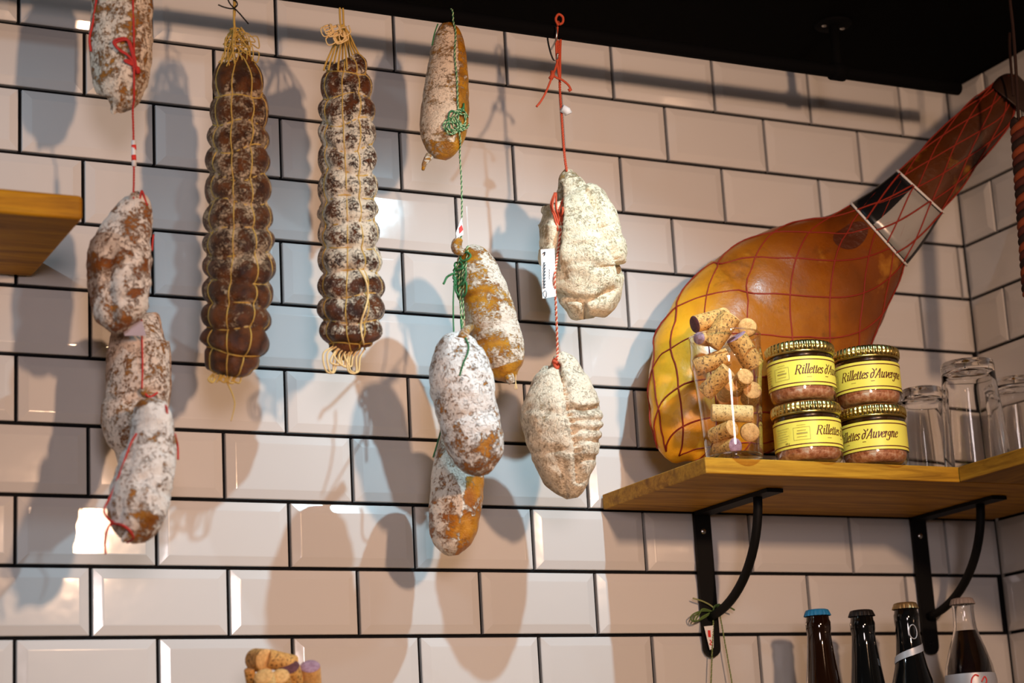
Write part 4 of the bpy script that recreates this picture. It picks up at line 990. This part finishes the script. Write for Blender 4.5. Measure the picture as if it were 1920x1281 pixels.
ck('plain cork at the back of the middle of the glass', 560, 720, 610, 640, 50, near=-.8, m='corkplain', c0=-26)
ck('printed cork pressed against the right wall of the glass', 752, 680, 730, 745, 58, near=.9, c0=0, L=52)
ck('pale cork lying level across the lower half of the glass', 475, 832, 752, 842, 54, near=0, m='corkpale', c0=6)
ck('printed cork lying slanted in the lower left of the glass', 620, 935, 490, 990, 54, near=.6, c0=6)
ck('cork turned end-on with a cracked round face, lower right in the glass', 735, 965, 728, 960, 58, near=1, m='corkplain', c0=18, L=50)
ck('cork at the bottom of the glass with a purple end', 640, 1055, 520, 1075, 52, near=.7, e1='wine', c0=4)
# tall glass round them
gb = on_shelf(1378, GD)
tg_ = thing('tall_glass', 'tall clear glass crammed with wine corks on the shelf end', 'glass', gb)
hG = .146
pr = [(.0001, 0), (.027, 0), (.0315, .001), (.0325, .003), (.0335, .02), (.0352, .05), (.0375, .085), (.0392, .104), (.0416, .113), (.0418, .120), (.0405, .128), (.0408, hG)]
inn = [(.0388, hG), (.0386, .128), (.0398, .119), (.0396, .113), (.0372, .103), (.0356, .085), (.0334, .05), (.0318, .02), (.030, .008), (.0001, .007)]
lathe('bowl', pr[2:]+[(.0404, hG+.0006)], M['thin'], tg_, gb, 64)
lathe('glass_base', [(.0001, .0002), (.030, .0002), (.0316, .001), (.0322, .003), (.0325, .006), (.031, .0075), (.0001, .007)], M['glass'], tg_, gb, 64)
V, Fc = tube_geo([gb+np.array([.0406*math.cos(2*PI*k/64), .0406*math.sin(2*PI*k/64), hG+.0004]) for k in range(64)], .0009, 8, True); mesh('rim', V, Fc, M['glass'], tg_)

# corks of a second glass just below the frame
def on_low(x, d): 
    y = 1400.0
    for _ in range(10):
        q = P(x, y, d); y += (q[2]-(ZT-.913))/mpp(x, y, d)
    q = P(x, y, d); return np.array([q[0], q[1], ZT-.913+.0002])
LG = .15; GR2 = 'wine corks in the low glass'
def lk(label, x1, y1, x2, y2, r, **kw):
    s = lambda x, y: (400+x/6.4, 1180+y/6.4)
    cork(label, GR2, LG, *s(x1, y1), *s(x2, y2), r*1.1/6.4, **kw)
lk('cork with a dark burnt end at the top left of the lower heap', 500, 370, 640, 380, 128, near=-.6, e1='winedark', c0=-14, L=72)
lk('printed cork lying across the top of the lower heap', 650, 350, 980, 430, 105, near=.4, c0=6, L=72)
lk('pale cork leaning in front of the lower heap', 600, 560, 690, 780, 110, near=.5, m='corkpale', c0=34, L=72)
lk('cork with a dark wine end facing up in the middle of the lower heap', 905, 450, 960, 640, 120, near=.3, e1='winedark', c0=16, L=72)
lk('cork with a purple end facing up at the right of the lower heap', 1160, 440, 1185, 760, 112, near=.55, m='corkplain', e1='wine', c0=2, L=72)
lk('tan cork standing between the pale one and the purple-ended one', 800, 560, 850, 760, 105, near=.5, c0=26, L=72)
lk('orange cork half hidden at the left of the lower heap', 430, 480, 480, 760, 60, near=.2, c0=-22, L=72)
lb_ = on_low(531, LG)
tl = thing('low_glass', 'clear glass of corks cut off by the bottom edge of the picture', 'glass', lb_)
hL = ZT-.7475-lb_[2]-.012
prl = [(.0001, 0), (.030, 0), (.0335, .002), (.036, hL*.5), (.0425, hL)]; prl = prl[1:]
lathe('bowl', prl, M['thin'], tl, lb_, 56)

# ------------------------------------------------------------------ upside-down tumblers
def tumbler1(label, x, d, h, rb, rt):
    b = on_shelf(x, d); t = thing('tumbler', label, 'glass', b, 'empty upturned tumblers')
    pr = [(rb-.0022, 0), (rb-.0010, 0), (rb, .0012), (rb*.995, .006), (rb*.92+rt*.08, h*.2), ((rb+rt)/2, h*.55), (rt*1.01, h*.85), (rt*1.005, h-.006), (rt*.97, h-.001), (rt*.88, h), (rt*.6, h-.003), (.0001, h-.0035)]
    inn = [(.0001, h-.013), (rt*.7, h-.0125), (rt*.88, h-.017), (rt-.0032, h*.8), ((rb+rt)/2-.0024, h*.5), (rb-.0022, .006), (rb-.0022, 0)]
    lathe('bowl', pr+inn, M['glass'], t, b, 56); return t
tumbler1('shorter upturned tumbler right beside the jars', 1745, .150, .118, .0300, .0255)
tumbler1('tall upturned tumbler in the middle of the three glasses', 1836, .215, .138, .0400, .0325)
tumbler1('upturned tumbler cut off by the right edge of the picture', 1925, .150, .138, .0400, .0325)

# ------------------------------------------------------------------ beer bottles
M['amber'] = simple('brown bottle glass', (.011, .0035, .0015), .06, coat=.5)
M['black'] = simple('dark bottle glass', (.004, .004, .004), .06, coat=.5)
M['cola'] = simple('dark drink', (.010, .005, .004), .08)
def bottle(label, x, y, d, gmat, capcol, kind=0):
    top = P(x, y, d); zb = ZT-.913+.0002
    base = np.array([top[0], top[1], zb]); H = top[2]-zb+.004
    t = thing('beer_bottle', label, 'bottle', base)
    if kind == 2:
        prof = [(.0305, H-.150), (.0300, H-.110), (.0270, H-.092), (.0200, H-.066), (.0152, H-.050), (.0134, H-.040), (.0126, H-.020), (.0130, H-.010), (.0128, H-.005)]
    elif kind == 1:
        prof = [(.0300, H-.150), (.0296, H-.118), (.0262, H-.100), (.0200, H-.078), (.0162, H-.058), (.0150, H-.044), (.0143, H-.028), (.0150, H-.022), (.0152, H-.014), (.0140, H-.011), (.0133, H-.005)]
    else:
        prof = [(.0300, H-.165), (.0296, H-.130), (.0265, H-.112), (.0205, H-.088), (.0178, H-.066), (.0152, H-.042), (.0140, H-.028), (.0149, H-.023), (.0152, H-.015), (.0140, H-.012), (.0133, H-.005)]
    prof = [(.0001, .001), (.026, .0005), (.0305, .004), (.0310, .02), (.0310, H-.17)]+prof+[(.0128, H-.0005), (.0001, H-.0004)]
    lathe('bottle_glass', prof, gmat, t, base, 40)
    n = 21
    def cr(i, r, a): return r*(1+(.05 if i in (0, 1) else .02 if i == 2 else 0)*math.cos(n*a))
    lathe('crown_cap', [(.0158, H-.0070), (.0155, H-.0060), (.0146, H-.0025), (.0136, H), (.0110, H+.0008), (.0001, H+.0010)], capcol, t, base, n*5, rmod=cr)
    return t, base, H
bottle('brown beer bottle with a blue crown cap', 1532, 1151, .115, M['amber'], simple('blue cap', (.02, .22, .50), .4))
bottle('dark beer bottle with a black crown cap between the blue and gold capped ones', 1615, 1152, .115, M['black'], simple('black cap', (.012, .011, .012), .4))
tb, bb, hb = bottle('dark beer bottle with a gold crown cap and a silver ribbon on its neck', 1697, 1138, .13, M['black'], simple('gold cap', (.55, .42, .22), .35, metal=.8), 1)
a0 = cam_ang(bb)
# neck print: an oval ring and a slanted ribbon
def neck_pt(a, z, off=.0006):
    prof = [(hb-.118, .0296), (hb-.100, .0262), (hb-.078, .0200), (hb-.058, .0162), (hb-.044, .0150), (hb-.028, .0143), (hb-.022, .0150)]
    r = float(np.interp(z, [p[0] for p in prof], [p[1] for p in prof]))+off
    return bb+np.array([r*math.sin(a), -r*math.cos(a), z])
M['greysilver'] = simple('silver print', (.45, .44, .46), .4, metal=.3)
pts = [neck_pt(a0+.45+.34*math.cos(q), hb-.036+.0085*math.sin(q)) for q in [2*PI*k/24 for k in range(24)]]
V, Fc = tube_geo(pts, .0007, 5, True); mesh('neck_emblem', V, Fc, M['greysilver'], tb)
V = []; Fc = []
for k in range(21):
    a = a0-1.5+3.0*k/20; zc = hb-.061+.0052*(a-a0)
    for q in (-.0042, -.0014, .0014, .0042): V.append(neck_pt(a, zc+q, .0009))
for k in range(20):
    for q in range(3): Fc.append((k*4+q, k*4+4+q, k*4+5+q, k*4+1+q))
mesh('neck_ribbon', V, Fc, M['greysilver'], tb)
# clear soda bottle
tp = P(1804, 1128, .13); zb = ZT-.913+.0002; base = np.array([tp[0], tp[1], zb]); H = tp[2]-zb+.003
tc_ = thing('soda_bottle', 'clear glass bottle of dark drink with a grey cap, rightmost in the row', 'bottle', base)
pf = [(.0001, .001), (.024, .0005), (.0285, .004), (.029, .02), (.029, H-.16), (.0305, H-.125), (.0310, H-.100), (.0285, H-.082), (.0225, H-.062), (.0165, H-.045), (.0142, H-.036), (.0133, H-.026), (.0130, H-.013), (.0136, H-.010), (.0128, H-.006), (.0122, H-.001)]
inn = [(max(r-.002, .0001), z if i else .004) for i, (r, z) in enumerate(pf)][::-1]
lathe('bottle_glass', pf+inn, M['glass'], tc_, base, 44)
lq = [(max(r-.0023, .0001), max(z, .0045)) for r, z in pf if z < H-.040]; lq += [(.0128, H-.0395), (.0001, H-.0395)]
lathe('drink', lq, M['cola'], tc_, base, 44)
n_ = 21
lathe('crown_cap', [(.0152, H-.0070), (.0150, H-.0060), (.0142, H-.0025), (.0132, H), (.0110, H+.0008), (.0001, H+.001)], simple('grey cap', (.30, .25, .24), .45), tc_, base, n_*5, rmod=lambda i, r, a: r*(1+(.05 if i < 2 else .02 if i == 2 else 0)*math.cos(n_*a)))
a0 = cam_ang(base)
V = []; Fc = []
for k in range(41):
    a = a0-1.6+3.2*k/40
    for r, z in ((.0316, H-.125), (.0318, H-.112), (.0317, H-.100), (.0305, H-.0925)): V.append(base+np.array([r*math.sin(a), -r*math.cos(a), z]))
for k in range(40):
    for q in range(3): Fc.append((k*4+q, k*4+4+q, k*4+5+q, k*4+1+q))
lbl = mesh('paper_label', V, Fc, M['greysilver'], tc_)
def lpt(a, z):
    r = .0324 if z < H-.1 else .0320; return base+np.array([r*math.sin(a0+a), -r*math.cos(a0+a), z])
string('label_script', [lpt(.32, H-.097), lpt(.18, H-.0955), lpt(.05, H-.100), lpt(.02, H-.107), lpt(.15, H-.112), lpt(.35, H-.110)], .0009, M['redink'], lbl, n=30)
string('label_script', [lpt(.40, H-.104), lpt(.55, H-.098), lpt(.62, H-.103), lpt(.5, H-.110), lpt(.7, H-.112)], .0008, M['redink'], lbl, n=30)

# ------------------------------------------------------------------ green string and tag tied round the front bracket
def BP(x, y, c=0): return P(x, y, .0142, c)
gs = thing('green_string', 'green string tied round the shelf bracket with a small white and red tag', 'string', BP(1336, 1281))
Gm = simple('dull green string', (.10, .17, .04), .8); Gd = simple('dry green string', (.28, .30, .12), .8)
string('wrap', [BP(1299, 1122, 2), BP(1306, 1124, 4), BP(1318, 1128, 4), BP(1330, 1134, 4), BP(1338, 1140, 6)], .0010, Gd, gs)
string('wrap', [BP(1338, 1140, 6), BP(1345, 1136, 10), BP(1352, 1137, 16), BP(1365, 1138, 16), BP(1377, 1144, 12)], .0011, Gm, gs)
for k in range(3):
    string('bow', [BP(1336, 1147, 5), BP(1318, 1146-k*2, 6+k*3), BP(1303+4*k, 1150+k, 6+k*3), BP(1295+5*k, 1158+2*k, 6+k*3), BP(1301+4*k, 1166-k, 7+k*3), BP(1318, 1160-2*k, 7+k*3), BP(1337, 1147, 6)], .0009, Gm, gs, n=40)
string('bow', [BP(1337, 1148, 6), BP(1340, 1137, 10), BP(1350, 1134, 12), BP(1344, 1142, 12), BP(1338, 1148, 8)], .0011, Gm, gs, n=30)
twine('tail', [BP(1338, 1150, 6), BP(1337, 1180, 8), BP(1335, 1230, 10), BP(1333, 1290, 10)], .0009, Gm, Gd, gs)
twine('tail', [BP(1346, 1140, 14), BP(1351, 1160, 14), BP(1360, 1210, 12), BP(1375, 1295, 12)], .0009, Gm, Gd, gs)
V = [BP(1320, 1175, 8), BP(1338, 1173, 9), BP(1338, 1215, 9), BP(1331, 1219, 8)]
V2 = [q+np.array(FWD)*.0006 for q in V]
tg = mesh('paper_tag', V+V2, [(0, 1, 2, 3), (7, 6, 5, 4), (0, 4, 5, 1), (1, 5, 6, 2), (2, 6, 7, 3), (3, 7, 4, 0)], M['paper'], gs, smooth=False)
mesh('tag_print', [BP(1327, 1182, 9.5), BP(1332, 1182, 9.5), BP(1333, 1195, 9.5), BP(1328, 1195, 9.5)], [(0, 1, 2, 3)], M['redink'], tg, smooth=False)
string('tag_print', [BP(1331, 1200, 9.5), BP(1334, 1204, 9.5), BP(1331, 1208, 9.5), BP(1335, 1210, 9.5)], .0006, M['redink'], tg)
